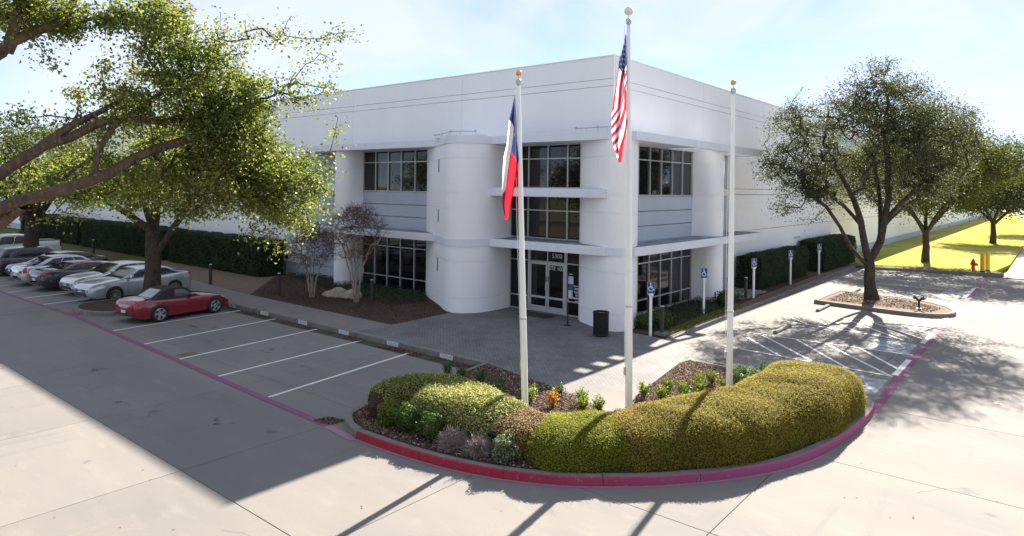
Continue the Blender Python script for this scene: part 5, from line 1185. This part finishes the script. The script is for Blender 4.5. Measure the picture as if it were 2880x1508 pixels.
# ------------------------------------------------------------------ litter bin
t = thing('litter_bin', 'round black metal litter bin standing beside the corner pylon', 'litter bin', (0.98,-2.32,0.004))
b = MB(); n = 36
b.lathe([(.27,.03),(.285,.05),(.285,.07),(.27,.09)], (0,0,0), 28); b.lathe([(.285,.80),(.30,.82),(.30,.86),(.27,.88),(.25,.86)], (0,0,0), 28); b.build('rim', M_dark, t, smooth=50)
for k in range(n):
    a = 2*math.pi*k/n; ca, sa = math.cos(a), math.sin(a)
    q = MB(); q.v = [(.268,-.016,.06),(.28,-.016,.06),(.28,.016,.06),(.268,.016,.06),(.272,-.016,.84),(.284,-.016,.84),(.284,.016,.84),(.272,.016,.84)]
    for f in ((0,3,2,1),(4,5,6,7),(0,1,5,4),(1,2,6,5),(2,3,7,6),(3,0,4,7)): q.f.append(f); q.m.append(0)
    if k == 0: slm = q.mesh('bin_slat', M_dark)
    link('bin_slat', slm, t, (0,0,0), a)
MB().lathe([(.001,.10),(.225,.10),(.235,.70),(.22,.72)], (0,0,0), 24).build('liner', mat('liner', (0.035,0.034,0.036), 0.35), t, smooth=60)
t = thing('stanchion_post', 'slim dark stanchion post with a round base in front of the entrance sidelight', 'post', (-0.95,-1.62,0.004))
MB().lathe([(.001,0),(.17,0),(.17,.012),(.05,.04),(.026,.06),(.026,.92)], (0,0,0), 20).build('post', M_dark, t, smooth=40)
MB().lathe([(.034,.90),(.036,.93),(.036,.99),(.02,1.02),(.001,1.025)], (0,0,0), 16).build('belt_head', mat('brass', (0.45,0.30,0.07), 0.3, metal=.9), t, smooth=40)
# ------------------------------------------------------------------ wheel stops
def wstop(x, y, label, rz=R(90)):
    b = MB(); L = .92; pr = [(-.085,0),(-.075,.07),(-.045,.11),(.045,.11),(.075,.07),(.085,0)]
    for s in (-1, 1): b.poly([(s*L, p[0], p[1]) for p in (pr if s < 0 else pr[::-1])])
    for a, c in zip(pr, pr[1:]): b.quad((-L, a[0], a[1]), (L, a[0], a[1]), (L, c[0], c[1]), (-L, c[0], c[1]))
    o = b.build('wheel_stop', M_kerb); o.location = (x, y, LOT); o.rotation_euler = (0, 0, rz); tag(o, label, 'wheel stop', 'concrete wheel stops in the accessible stalls'); return o
wstop(5.37,-1.5,'concrete wheel stop just behind the right mulch bed'); wstop(5.35,4.15,'concrete wheel stop between the two hatched aisles'); wstop(5.25,10.35,'concrete wheel stop beside the kerbed tree island'); wstop(5.1,17.5,'concrete wheel stop beyond the tree island'); wstop(5.0,23.3,'farthest concrete wheel stop, near the end of the lot')
# ------------------------------------------------------------------ tree island on the right
isR = smooth([(4.50,11.75),(7.4,11.25),(8.9,11.2),(9.9,11.6),(10.3,12.4),(10.1,13.3),(9.0,14.6),(7.0,16.0),(4.6,16.2),(4.42,14.0),(4.50,11.9)], 1)
isR = [(4.48,11.72),(6.2,11.45),(8.2,11.15),(9.3,11.25),(10.0,11.75),(10.25,12.6),(10.1,13.6),(9.3,14.9),(8.0,15.7),(6.2,16.1),(4.55,16.2),(4.46,14.0),(4.48,11.75)]
isR = [isR[0]] + smooth(isR[1:-2], 2) + isR[-2:]
kerb_line('tree_island_kerb', isR, side=1, seg=1.9, mats=[M_kerb, M_mag, M_mag], facemat=lambda p: 1 if p.x > 10.15 else 0)
bed('tree_island_soil', [(p[0]*.97+6.9*.03, p[1]*.96+13.7*.04) for p in isR[:-1]], -0.01, M_dirt)
scatter('leaf_litter', [(4.9,12.2),(9.5,12.0),(9.6,13.5),(8,15),(5,15.8)], 4200, .07, M_chip, 171, z=.0)
kerb_line('lawn_kerb', [(3.6,30.2),(6.5,31.2),(10.3,32.3),(10.9,32.8)], side=1, seg=2.4)
bed('lawn_edge_soil', [(3.4,30.4),(6.5,31.3),(10.4,32.5),(10.8,33.1),(7,33.9),(2.2,33.2),(2.3,30.6)], 0.005, M_dirt)
tag(MB().poly([(2.3,30.6,-.02),(3.4,30.4,-.02),(10.4,32.5,-.02),(10.5,34,-.02),(2.2,34,-.02)]).build('verge_soil', M_dirt), kind='structure')
for k, (y0, y1) in enumerate([(52,56),(80,85),(112,118)]):
    tag(MB().box(0.0,1.5,y0,y0+.9,0.0,.05).build('splash_pad', M_walk), 'pale concrete splash strip on the shaded grass by the wall, %s from the near hedge' % ['first','second','third'][k], 'splash pad')
# fire department connection
t = thing('standpipe', 'black twin outlet standpipe standing on the kerbed tree island', 'standpipe', (8.8,12.64,-.01))
b = MB(); b.tube([(0,0,-.02),(0,0,.42)], .045, 12); b.lathe([(.001,0),(.13,0),(.13,.03),(.05,.05)], (0,0,0), 14); b.build('riser', M_dark, t, smooth=50)
for s in (-1, 1):
    b = MB(); b.tube([(0,0,.36),(s*.10,-.05,.47),(s*.15,-.09,.50)], [.05,.055,.06], 12); b.tube([(s*.15,-.09,.50),(s*.19,-.12,.52)], [.078,.078], 14); b.build('outlet', M_dark, t, smooth=50)
# hydrant
t = thing('fire_hydrant', 'faded red fire hydrant beside the yellow bollards on the lawn edge', 'hydrant', (9.15,33.3,0))
MB().lathe([(.16,0),(.16,.05),(.11,.06),(.11,.52),(.145,.53),(.145,.58),(.12,.60),(.11,.68),(.06,.76),(.035,.78),(.035,.84),(.001,.84)], (0,0,0), 18).build('barrel', M_hyd, t, smooth=40)
b = MB(); b.tube([(0,0,.44),(.20,-.14,.44)], [.085,.085], 14); b.tube([(.20,-.14,.44),(.25,-.175,.44)], [.10,.10], 6); b.build('pumper_outlet', M_hyd, t, smooth=40)
for s in (-1, 1):
    b = MB(); b.tube([(0,0,.46),(s*.11,s*.15,.46)], [.06,.06], 12); b.tube([(s*.11,s*.15,.46),(s*.13,s*.18,.46)], [.07,.07], 6); b.build('side_outlet', M_hyd, t, smooth=40)
for (x, y), l in [((9.72,32.75),'front one of the two yellow pipe bollards by the hydrant'),((9.95,33.6),'rear one of the two yellow pipe bollards by the hydrant')]:
    t = thing('yellow_bollard', l, 'bollard', (x, y, -.05), 0, 'yellow bollards by the hydrant')
    MB().lathe([(.135,0),(.135,1.28),(.12,1.34),(.07,1.38),(.001,1.40)], (0,0,0), 18).build('pipe', M_yellow, t, smooth=50)
    MB().lathe([(.16,0),(.16,.13),(.137,.14)], (0,0,0), 18).build('base_sleeve', M_dark, t, smooth=40)
# ------------------------------------------------------------------ kerb stencils
for k, x in enumerate([-14.6,-11.95,-9.17,-6.55,-3.83,-1.25]):
    s = MB().box(-.29,.29,-.006,0,-.155,-.012).build('kerb_stencil', mat('stencil_white', (.66,.67,.70), .75, noise=(14,.55,.7,(.42,.41,.38),6,S1)) if k == 0 else bpy.data.materials['stencil_white'])
    s.location = (x, -7.945, 0); tag(s, kind='structure')
    text('VISITOR', .125, Matrix.Translation((0,-.0075,-.125)) @ Matrix.Rotation(R(90), 4, 'X'), M_alud if False else mat('stencil_text', (.22,.23,.26), .8) if k == 0 else bpy.data.materials['stencil_text'], s, extr=.0005)
# red paint blob at the tip of the small left island
b = MB(); pts = []
for k in range(22):
    a = 2*math.pi*k/22; r_ = .30*(1+.22*math.sin(a*3+1)+.14*math.sin(a*5)); pts.append((-18.0+r_*1.35*math.cos(a), -13.05+r_*math.sin(a), LOT+.012))
tag(b.poly(pts).build('red_paint_patch', M_red), kind='structure')
# utility cover in a stall
tag(MB().lathe([(.001,.004),(.30,.004),(.31,0)], (-7.7,-13.1,LOT), 24).build('manhole_cover', mat('iron', (.10,.09,.08), .8, bump=(40,.6,.01))), 'round iron cover set flush in the concrete beside the purple line', 'manhole cover')
# left lot island
isL = [(-19.5,-12.3),(-19.0,-12.75),(-18.0,-13.05),(-16.8,-12.8),(-16.1,-12.1),(-16.0,-10.5),(-16.2,-8.1),(-19.9,-8.1),(-19.7,-10.5),(-19.5,-12.25)]
kerb_line('lot_island_kerb', smooth(isL, 1), side=1, seg=1.6)
bed('lot_island_soil', [(p[0]*.95-18*.05, p[1]*.95-10.5*.05) for p in smooth(isL, 1)], 0.0, M_mulch)
bed('lot_island_soil', [(-39.4,-8.1),(-39.2,-12.4),(-37.5,-13.0),(-36.2,-12.2),(-36.0,-8.1)], 0.0, M_mulch)

# ------------------------------------------------------------------ cars
M_tint = mat('car_glass', (0.010,0.012,0.014), .03, spec=.8)
M_chrome = mat('chrome', (.65,.66,.68), .12, metal=1)
M_rim = mat('alloy_rim', (.55,.56,.58), .25, metal=.85)
M_black = mat('black_trim', (.015,.015,.016), .5)
M_tail = mat('tail_lamp', (.36,.012,.015), .15, spec=.7)
M_head = mat('head_lamp', (.32,.33,.34), .08, spec=.9, metal=.3)
M_amber = mat('amber_lamp', (.6,.16,.02), .2)
M_plate = mat('licence_plate', (.60,.61,.62), .5)
M_soft = mat('soft_top', (.020,.020,.022), .9, bump=(80,.2,.004))
def paint(n, c, metal=.0, rough=.22): return mat(n, c, rough, metal=metal, spec=.5, coat=1.0)
def interp(xs, ys, x): return float(np.interp(x, xs, ys))
def pch(xs, ys, x):      # smooth interpolation
    k = int(np.clip(np.searchsorted(xs, x)-1, 0, len(xs)-2)); t = (x-xs[k])/(xs[k+1]-xs[k]); t = min(max(t, 0), 1)
    def slope(i):
        if i == 0 or i == len(xs)-1: return 0
        a = (ys[i]-ys[i-1])/(xs[i]-xs[i-1]); b = (ys[i+1]-ys[i])/(xs[i+1]-xs[i]); return 0 if a*b <= 0 else 2*a*b/(a+b)
    h = xs[k+1]-xs[k]; m0, m1 = slope(k)*h, slope(k+1)*h
    return (2*t**3-3*t**2+1)*ys[k]+(t**3-2*t**2+t)*m0+(-2*t**3+3*t**2)*ys[k+1]+(t**3-t**2)*m1
def make_car(name, label, cat, L, Wd, deck, gh, P_, wheels, wr, roofM=None, spokes=5, group=None, clear=.19, tail='wide', soft=False, pick=False, bar=False):
    """deck: list (x, z) of hood / belt / deck height from rear to front. gh: dict rb, rt, ft, fb (x), zr roof height"""
    t = thing(name, label, cat, (0,0,0), group=group); hw = Wd/2; h = L/2
    dx = [p[0] for p in deck]; dz = [p[1] for p in deck]
    def wid(x):
        e = min(x+h, h-x); f = 1 - (0.17 if x > 0 else .14)*max(0, 1-e/.85)**2.2 - .10*max(0, 1-e/.16)**2
        bulge = .018*math.exp(-((x-wheels[0])/.45)**2)+.018*math.exp(-((x-wheels[1])/.45)**2)
        return hw*(f+bulge-.012)
    def zt(x): return pch(dx, dz, x)
    def zb(x):
        e = min(x+h, h-x); return clear + .16*max(0, 1-e/.35)**2
    def belt_prof(x):
        w_, T, B = wid(x), zt(x), zb(x); s = T-B
        return [(w_*.80, B), (w_*.965, B+.035), (w_*1.0, B+s*.28), (w_*1.0, B+s*.52), (w_*.985, B+s*.74), (w_*.935, B+s*.91), (w_*.85, T-.005), (w_*.62, T+.018), (w_*.30, T+.030), (0, T+.034)]
    def S(x, a):       # a in 0..9 continuous index, right(+)/left side by sign of side
        pr = belt_prof(x); k = min(int(a), 8); f = a-k
        p0 = pr[max(k-1, 0)]; p1 = pr[k]; p2 = pr[k+1]; p3 = pr[min(k+2, 9)]
        def cr_(q): return .5*((2*p1[q])+(-p0[q]+p2[q])*f+(2*p0[q]-5*p1[q]+4*p2[q]-p3[q])*f*f+(-p0[q]+3*p1[q]-3*p2[q]+p3[q])*f**3)
        return cr_(0), cr_(1)
    xs_ = np.concatenate([np.linspace(-h, -h+.35, 6), np.linspace(-h+.45, h-.45, 34), np.linspace(h-.35, h, 6)])
    aa = np.linspace(0, 9, 28)
    def near_arch(x, z): return any(math.hypot(x-wx, z-wr) < wr*1.17 for wx in wheels)
    b = MB()
    for sgn in (1, -1):
        G = [[(x, sgn*S(x, a)[0], S(x, a)[1]) for a in aa] for x in xs_]
        b.grid(G if sgn > 0 else [g[::-1] for g in G])
    # ends
    for x, sg2 in ((-h, 1), (h, -1)):
        R_ = [(x, S(x, a)[0], S(x, a)[1]) for a in aa]; Lf = [(x, -p[1], p[2]) for p in R_[::-1]][1:]
        bulg = -.0*sg2; ring = R_+Lf; cz = (zt(x)+zb(x))/2
        i0 = len(b.v); b.v += ring; c_ = len(b.v); b.v.append((x-sg2*.05, 0, cz))
        mid = [(x-sg2*.045, p[1]*.72, cz+(p[2]-cz)*.62) for p in ring]; i1 = len(b.v); b.v += mid
        n = len(ring)
        for k in range(n-1):
            f1 = (i0+k, i0+k+1, i1+k+1, i1+k); f2 = (i1+k, i1+k+1, c_)
            b.f += [f1 if sg2 > 0 else f1[::-1], f2 if sg2 > 0 else f2[::-1]]; b.m += [0, 0]
    # underside
    b.poly([(x, S(x, 0)[0], zb(x)) for x in xs_]+[(x, -S(x, 0)[0], zb(x)) for x in xs_[::-1]])
    me = b.mesh('body', P_, 35)
    bm = bmesh.new(); bm.from_mesh(me); bmesh.ops.remove_doubles(bm, verts=bm.verts, dist=1e-4); bmesh.ops.recalc_face_normals(bm, faces=bm.faces)
    # real wheel openings
    kill = [f for f in bm.faces if abs(f.calc_center_median().y) > wid(f.calc_center_median().x)*.84 and near_arch(f.calc_center_median().x, f.calc_center_median().z)]
    bm.to_mesh(me); bm.free()
    me.polygons.foreach_set('use_smooth', [True]*len(me.polygons)); me.set_sharp_from_angle(angle=R(38))
    link('body', me, t)
    def patch(nm, M, x0, x1, a0, a1, sgn, off=.006, nx=8, na=5, shape=None, parent=t):
        G = []
        for i in range(nx+1):
            row = []
            for j in range(na+1):
                x = x0+(x1-x0)*i/nx; lo, hi = (a0, a1) if shape is None else shape(i/nx, a0, a1); a = lo+(hi-lo)*j/na
                y, z = S(x, a); y2, z2 = S(x, a+.05); tn = Vector((y2-y, z2-z)).normalized(); n = Vector((tn.y, -tn.x))
                row.append((x, sgn*(y+n.x*off), z+n.y*off))
            G.append(row)
        q = MB().grid(G if sgn > 0 else [g[::-1] for g in G]); return q.build(nm, M, parent, smooth=40)
    # arches: dark liners hugging the body side, and wheels
    for wx in wheels:
        for sgn in (1, -1):
            q = MB(); K = 20; rr2 = wr*1.17; ring = []
            for k in range(K+1):
                a = math.pi*(-.12+1.24*k/K); x = wx+rr2*math.cos(a); z = wr+rr2*math.sin(a); ring.append((x, max(z, clear+.01)))
            def yy(x, z):
                pr = [S(x, a) for a in np.linspace(0, 6, 25)]; zz = [p[1] for p in pr]; return float(np.interp(z, zz, [p[0] for p in pr]))+.007
            c = (wx, wr); prev = None
            for rf in (1.0, .75, .5, .2):
                row = [(c[0]+(x-c[0])*rf, z2 := max(c[1]+(z-c[1])*rf, clear+.01)) for x, z in ring]; row = [(x, sgn*yy(x, z), z) for x, z in row]
                if prev:
                    for k in range(K):
                        f = [prev[k], prev[k+1], row[k+1], row[k]]; q.poly(f if sgn < 0 else f[::-1])
                prev = row
            q.build('wheel_arch', M_black, t)
            # wheel
            w_ = link('wheel', None, t); w_.location = (wx, sgn*(wid(wx)-.065), wr)
            if sgn < 0: w_.rotation_euler = (0, 0, math.pi)
            r = wr
            MB().lathe([(r*.66,-.10),(r*.93,-.105),(r*.99,-.07),(r,0),(r*.99,.07),(r*.93,.105),(r*.70,.108),(r*.66,.09)], (0,0,0), 30, axis='y').build('tyre', M_rubber, w_, smooth=50)
            q = MB().lathe([(r*.66,-.09),(r*.66,.09),(r*.69,.107),(r*.64,.110),(r*.60,.085),(r*.60,-.05),(.001,-.05)], (0,0,0), 30, axis='y'); 
            K = spokes
            for k in range(K):
                a = 2*math.pi*k/K; ca, sa = math.cos(a), math.sin(a); w0, w1 = (.036, .052) if K <= 6 else (.018, .026)
                pts = [(.03,-w0),(r*.62,-w1),(r*.62,w1),(.03,w0)]; P3 = [(p[0]*ca-p[1]*sa, p[0]*sa+p[1]*ca) for p in pts]
                q.poly([(p[0], .098 if i in (1,2) else .090, -p[1]) for i, p in enumerate(P3)][::-1]); q.poly([(p[0], .07, -p[1]) for p in P3])
                for i in range(4):
                    j = (i+1) % 4; q.quad((P3[i][0], .094, -P3[i][1]), (P3[j][0], .094, -P3[j][1]), (P3[j][0], .07, -P3[j][1]), (P3[i][0], .07, -P3[i][1]))
            q.lathe([(.001,.10),(.04,.10),(.05,.09),(.05,.06)], (0,0,0), 12, axis='y'); q.build('rim', M_rim, w_, smooth=30)
            MB().lathe([(.001,.083),(r*.62,.083)], (0,0,0), 20, axis='y').build('brake_disc', M_black, w_)
    # greenhouse
    rb, rt, ft, fb, zr = gh['rb'], gh['rt'], gh['ft'], gh['fb'], gh['zr']; inset = gh.get('inset', .25)
    gx = [rb, rt, (rt+ft)/2, ft, fb]; gz = [zt(rb)+.01, zr-.035, zr, zr-.04, zt(fb)+.01]
    def gtop(x): return pch(gx, gz, x)
    def gbase(x): return zt(x)-.01
    def gsec(x, a):     # a 0..1 side, 1..2 roof
        wb = wid(x)*.885; T = gtop(x); B = gbase(x); H = max(T-B, .012); k = inset*H/(zr-.85+.001)*.55
        if a <= 1: 
            z = B+H*.90*a; return wb-(k)*a*.9-.04*a*a*(H/.5), z
        f = a-1; y0 = wb-k*.9-.04*(H/.5); z0 = B+H*.90; ang = f*math.pi/2
        return y0*(math.cos(ang)**.75 if f < 1 else 0), z0+H*.10*(math.sin(ang)**.8) 
    gxs = np.concatenate([np.linspace(rb, rt, 9), np.linspace(rt, ft, 12)[1:], np.linspace(ft, fb, 9)[1:]])
    ga = np.concatenate([np.linspace(0, 1, 7), 1+np.linspace(0, 1, 12)[1:]])
    q = MB()
    for sgn in (1, -1):
        G = [[(x, sgn*gsec(x, a)[0], gsec(x, a)[1]) for a in ga] for x in gxs]; q.grid(G if sgn > 0 else [g[::-1] for g in G])
    q.build('soft_top' if soft else 'roof', roofM or P_, t, smooth=45)
    def gpatch(nm, M, x0f, x1f, a0, a1, sgn, off=.007, nx=10, na=6):
        G = []
        for i in range(nx+1):
            row = []
            for j in range(na+1):
                a = a0+(a1-a0)*j/na; x0 = x0f(a) if callable(x0f) else x0f; x1 = x1f(a) if callable(x1f) else x1f; x = x0+(x1-x0)*i/nx
                y, z = gsec(x, a); row.append((x, sgn*(y+off*(1 if a <= 1 else .4)), z+(off if a > 1 else 0)))
            G.append(row)
        mq = MB().grid(G if sgn > 0 else [g[::-1] for g in G]); return mq.build(nm, M, t, smooth=50)
    # side glass: at a given height fraction the front/rear limits follow the pillars
    def lim(x_b, x_t, m_): return lambda a: x_b+(x_t-x_b)*min(1, a)**1.0+m_
    gl0 = gh.get('side', (rb, rt)); 
    cuts = gh.get('cuts', [0.5]); 
    for sgn in (1, -1):
        xa = lambda a: (gl0[0]+(gl0[1]-gl0[0])*a)+.09; xb = lambda a: (fb+(ft-fb)*a*.97)-.10
        ed = [0.0]+cuts+[1.0]
        for e0, e1 in zip(ed, ed[1:]):
            gpatch('side_window', M_tint, (lambda a, e0=e0: xa(a)+(xb(a)-xa(a))*e0+.02), (lambda a, e1=e1: xa(a)+(xb(a)-xa(a))*e1-.02), .10, .90, sgn)
    # windscreens: surface strips between the pillars
    def screen(nm, x0, x1, M, fr=.80):
        G = []
        for i in range(13):
            x = x0+(x1-x0)*i/12; row = []
            y0, z0 = gsec(x, 1)
            for j in range(13):
                s = -1+2*j/12; y = y0*fr*s; # find roof height at y
                c2 = min(1, abs(y)/max(y0, 1e-3)); ang = math.acos(min(1, c2**(1/.75))); H = max(gtop(x)-gbase(x), .012)
                z = gbase(x)+H*.90+H*.10*(math.sin(ang)**.8); row.append((x, y, z+.008))
            G.append(row)
        return MB().grid(G).build(nm, M, t, smooth=60)
    screen('windscreen', ft+.05, fb-.03, M_tint, .93)
    if not pick: screen('rear_window', rb+(.03 if not soft else .12), rt-.04-(.08 if soft else 0), mat('rear_plastic_window', (.25,.29,.33), .15) if soft else M_tint, .80 if not soft else .62)
    # mirrors
    for sgn in (1, -1):
        mx_ = fb-.42; y = wid(mx_)*.93; q = MB(); q.box(mx_-.07, mx_+.05, min(sgn*y, sgn*(y+.20)), max(sgn*y, sgn*(y+.20)), zt(mx_)+.02, zt(mx_)+.15); q.build('mirror', P_, t, bevel=.03)
        # door shut lines and handles
        for xx in ([ft-.55, fb-.30] if not gh.get('four') else [fb-.30, (ft+rt)/2-.05, rt-.15]):
            patch('shut_line', M_black, xx-.006, xx+.006, 1.3, 6.1, sgn, off=.002, nx=1, na=16)
        for xx in ([ft-.30] if not gh.get('four') else [(ft+rt)/2+.10, rt+.02]):
            yh, zh = S(xx, 4.4); q = MB(); q.box(xx-.08, xx+.08, min(sgn*(yh-.01), sgn*(yh+.035)), max(sgn*(yh-.01), sgn*(yh+.035)), zh-.014, zh+.014); q.build('door_handle', P_ if not gh.get('chrome') else M_chrome, t, bevel=.008)
        patch('side_skirt', M_black, wheels[0]+wr*1.25, wheels[1]-wr*1.25, .15, .9, sgn, off=.003, nx=8, na=2)
        # lamps
        patch('headlight', M_head, h-.42, h-.03, 4.2, 5.8, sgn, shape=lambda f, a0, a1: (a0+.6*(1-f), a1))
        patch('indicator', M_amber, h-.46, h-.40, 4.8, 5.5, sgn)
        if tail == 'wide': patch('tail_light', M_tail, -h+.01, -h+.26, 4.3, 5.8, sgn, shape=lambda f, a0, a1: (a0+.5*f, a1-.2*f))
        else: patch('tail_light', M_tail, -h+.01, -h+.16, 3.4, 5.8, sgn)
    # end details built as shallow boxes just proud of the bumpers
    fz = zt(h)
    MB().box(h+.035,h+.062,-.42,.42,fz-.17,fz-.04).build('grille', M_black, t, bevel=.008)
    MB().box(h+.035,h+.060,-.50,.50,zb(h)+.04,zb(h)+.14).build('lower_intake', M_black, t, bevel=.008)
    if bar: MB().box(h+.058,h+.070,-.43,.43,fz-.12,fz-.085).build('chrome_bar', M_chrome, t)
    MB().box(h+.061,h+.070,-.15,.15,zb(h)+.16,zb(h)+.27).build('front_plate', M_plate, t)
    rz_ = zt(-h)
    MB().box(-h-.062,-h-.03,-.155,.155,rz_-.36,rz_-.25).build('licence_plate', M_plate, t)
    MB().box(-h-.045,-h-.02,-.55,.55,zb(-h)+.02,zb(-h)+.10).build('rear_valance', M_black, t, bevel=.01)
    for sgn in (1, -1):
        yy0 = wid(-h)*.55; yy1 = wid(-h)*.92; MB().box(-h-.050,-h-.01,min(sgn*yy0, sgn*yy1),max(sgn*yy0, sgn*yy1),rz_-.20,rz_-.07).build('tail_light', M_tail, t, bevel=.015)
        yy0 = wid(h)*.56; yy1 = wid(h)*.95; MB().box(h+.0,h+.040,min(sgn*yy0, sgn*yy1),max(sgn*yy0, sgn*yy1),fz-.14,fz-.05).build('headlight', M_head, t, bevel=.015)
    return t
def put(t, x, y, ang):  t.location = (x, y, LOT); t.rotation_euler = (0, 0, ang)
UPK = R(90+7.5)      # nose to the kerb ; add pi for nose out
SEDAN = [(-2.42,.90),(-2.3,1.02),(-1.75,1.06),(-.8,1.0),(.3,.98),(1.05,1.0),(1.6,.96),(2.1,.88),(2.32,.80),(2.42,.68)]
def sedan(label, P_, L=4.9, Wd=1.84, zr=1.45, **k):
    s = L/4.84; g = dict(rb=-1.95*s, rt=-1.05*s, ft=.25*s, fb=1.12*s, zr=zr, four=True, cuts=[.36,.68]); g.update(k.pop('gh', {}))
    return make_car('parked_car', label, 'car', L, Wd, [(a*s, b) for a, b in k.pop('deck', SEDAN)], g, P_, [-1.42*s, 1.42*s], k.pop('wr', .335), group='cars parked nose or tail to the north kerb', **k)
P_silver = paint('silver_paint', (.50,.52,.55), .55, .25); P_silver2 = paint('pale_silver_paint', (.60,.61,.62), .4, .25)
P_red = paint('red_paint', (.21,.003,.012), .0, .20); P_dark = paint('charcoal_paint', (.022,.026,.028), .2, .2); P_blk = paint('black_paint', (.010,.012,.012), .0, .15); P_wh = paint('white_paint', (.72,.73,.74), .0, .25); P_suv = paint('grey_suv_paint', (.035,.037,.040), .3, .25)
roadster = make_car('parked_car', 'red two seat convertible with its black soft top raised, nose to the kerb', 'car', 4.12, 1.75,
    [(-2.06,.78),(-1.95,.87),(-1.5,.90),(-.8,.86),(0,.83),(.45,.84),(1.1,.80),(1.6,.72),(2.06,.52)],
    dict(rb=-1.42, rt=-.72, ft=.02, fb=.62, zr=1.25, side=(-.62,-.50), cuts=[], inset=.30), P_red, [-1.16, 1.24], .325, roofM=M_soft, spokes=5, group='cars parked nose or tail to the north kerb', clear=.15, soft=True)
put(roadster, -14.62, -10.42, UPK)
c = sedan('silver sedan parked nose out behind the oak trunk, nearest to the red convertible', P_silver, spokes=10, bar=True); put(c, -20.78, -9.55, UPK+math.pi)
c = sedan('pale silver sedan with a chrome barred grille, nose out, second from the small tree island', P_silver2, L=4.85, spokes=7, bar=True, zr=1.44); put(c, -23.45, -9.35, UPK+math.pi)
c = sedan('dark charcoal coupe with red tail lamps facing out, tucked between the silver cars', P_dark, roofM=paint('copper_roof_reflection', (.16,.07,.030), .3, .25), L=4.84, Wd=1.9, zr=1.36, wr=.35, gh=dict(rb=-1.7, rt=-.85, cuts=[.35], four=False), deck=[(-2.42,.90),(-2.3,1.02),(-1.75,1.04),(-.8,.99),(.3,.97),(.95,.965),(1.6,.93),(2.15,.82),(2.42,.66)]); put(c, -26.1, -9.9, UPK)  # orange reflection on the dark coupe is put into its roof colour
c = sedan('silver sedan parked tail out with tall red tail lamps, left of the charcoal coupe', P_silver, L=5.05, spokes=9, tail='tall', zr=1.48); put(c, -28.75, -9.9, UPK)
c = sedan('black sedan parked nose out between the silver sedan and the dark hatchback', P_blk, L=4.8, spokes=8, zr=1.42); put(c, -31.4, -9.6, UPK+math.pi)
c = sedan('dark grey tall hatchback parked tail out in front of the white pickup', P_suv, L=4.6, Wd=1.86, zr=1.62, wr=.36, tail='tall', gh=dict(rb=-2.22, rt=-1.75, ft=.25, fb=1.1, cuts=[.3,.62]), deck=[(-2.42,1.02),(-2.3,1.08),(-1.75,1.08),(-.8,1.05),(.3,1.03),(.95,1.03),(1.6,.97),(2.15,.86),(2.42,.70)]); put(c, -34.0, -10.0, UPK)
pk = make_car('parked_pickup', 'white pickup truck with its cab to the left, parked behind the far oak trunk', 'pickup truck', 5.8, 2.0,
    [(-2.9,1.30),(-2.8,1.38),(-1.2,1.38),(-.95,1.28),(.3,1.25),(1.3,1.25),(1.9,1.18),(2.6,1.08),(2.9,.90)],
    dict(rb=-.98, rt=-.80, ft=.70, fb=1.45, zr=1.93, four=True, cuts=[.45], inset=.22), P_wh, [-1.75, 1.85], .40, spokes=6, clear=.30, tail='tall', pick=True)
put(pk, -41.2, -9.6, UPK+math.pi)
MB().box(-2.72,-1.1,-.80,.80,1.405,1.435).build('bed_cover', M_black, pk)

M_oil = mat('oil_drip', (0.062, 0.058, 0.054), 0.7, noise=(9, 0.45, 0.6, (0.13, 0.12, 0.108), 7, S1), extra=lambda t,P,a,c: worldco(t))
rng = np.random.default_rng(290); b = MB()
for (x, y) in [(-3.6,-11.4),(-6.3,-11.2),(-6.0,-10.9),(-9.0,-11.5),(-11.8,-11.0),(-0.2,-11.0),(-4.2,-16.2),(-7.9,-15.6),(-1.2,-15.4),(12.6,-1.5),(7.0,1.2),(-11.2,-10.6),(13.8,-10.2)]:
    for q in range(rng.integers(2, 6)):
        cx, cy, r_ = x+rng.normal()*.22, y+rng.normal()*.16, rng.uniform(.02, .085); ph = rng.random(3)*6
        b.poly([(cx+r_*(1+.25*math.sin(3*a+ph[0])+.15*math.sin(5*a+ph[1]))*1.3*math.cos(a), cy+r_*(1+.25*math.sin(3*a+ph[0]))*math.sin(a), LOT+.0032+q*.0003) for a in [k*2*math.pi/14 for k in range(14)]])
tag(b.build('oil_drips', M_oil), kind='stuff')
# ------------------------------------------------------------------ cracks, small debris on the concrete
rng = np.random.default_rng(300)
b = MB()
def crack(p, ang, L, w0=.006):
    q = Vector(p); a = ang; n = int(L/.12); last = None
    for k in range(n):
        a += rng.normal()*.28; a = a*.85+ang*.15; q2 = q+Vector((math.cos(a), math.sin(a)))*.12; nn = Vector((-math.sin(a), math.cos(a)))*w0*(1-.6*k/n)
        b.quad((q.x+nn.x,q.y+nn.y,LOT+.0025),(q.x-nn.x,q.y-nn.y,LOT+.0025),(q2.x-nn.x,q2.y-nn.y,LOT+.0025),(q2.x+nn.x,q2.y+nn.y,LOT+.0025)); q = q2
for p, a, L in [((11.8,-9.0),R(70),1.6),((3.6,-17.8),R(20),.8)]: crack(p, a, L, .0025)
tag(b.build('concrete_cracks', M_gap), kind='stuff')
rng = np.random.default_rng(301); n = 420
pts = np.stack([rng.uniform(-16, 16, n), rng.uniform(-20.5, -8, n), np.full(n, LOT+.006)], 1); pts = pts[~((pts[:, 0] > .6) & (pts[:, 1] > -14.3) & (pts[:, 0] < 10.6))]
tag(link('fallen_leaves', leaf_mesh('fallen_leaves', pts, rand_dirs(len(pts), (0,0,1), 3), rng.uniform(.02, .05, len(pts)), M_litter)), kind='stuff')
print('objects', len(bpy.data.objects), 'tris', sum(len(o.data.polygons)*2 for o in bpy.data.objects if o.type == 'MESH'))
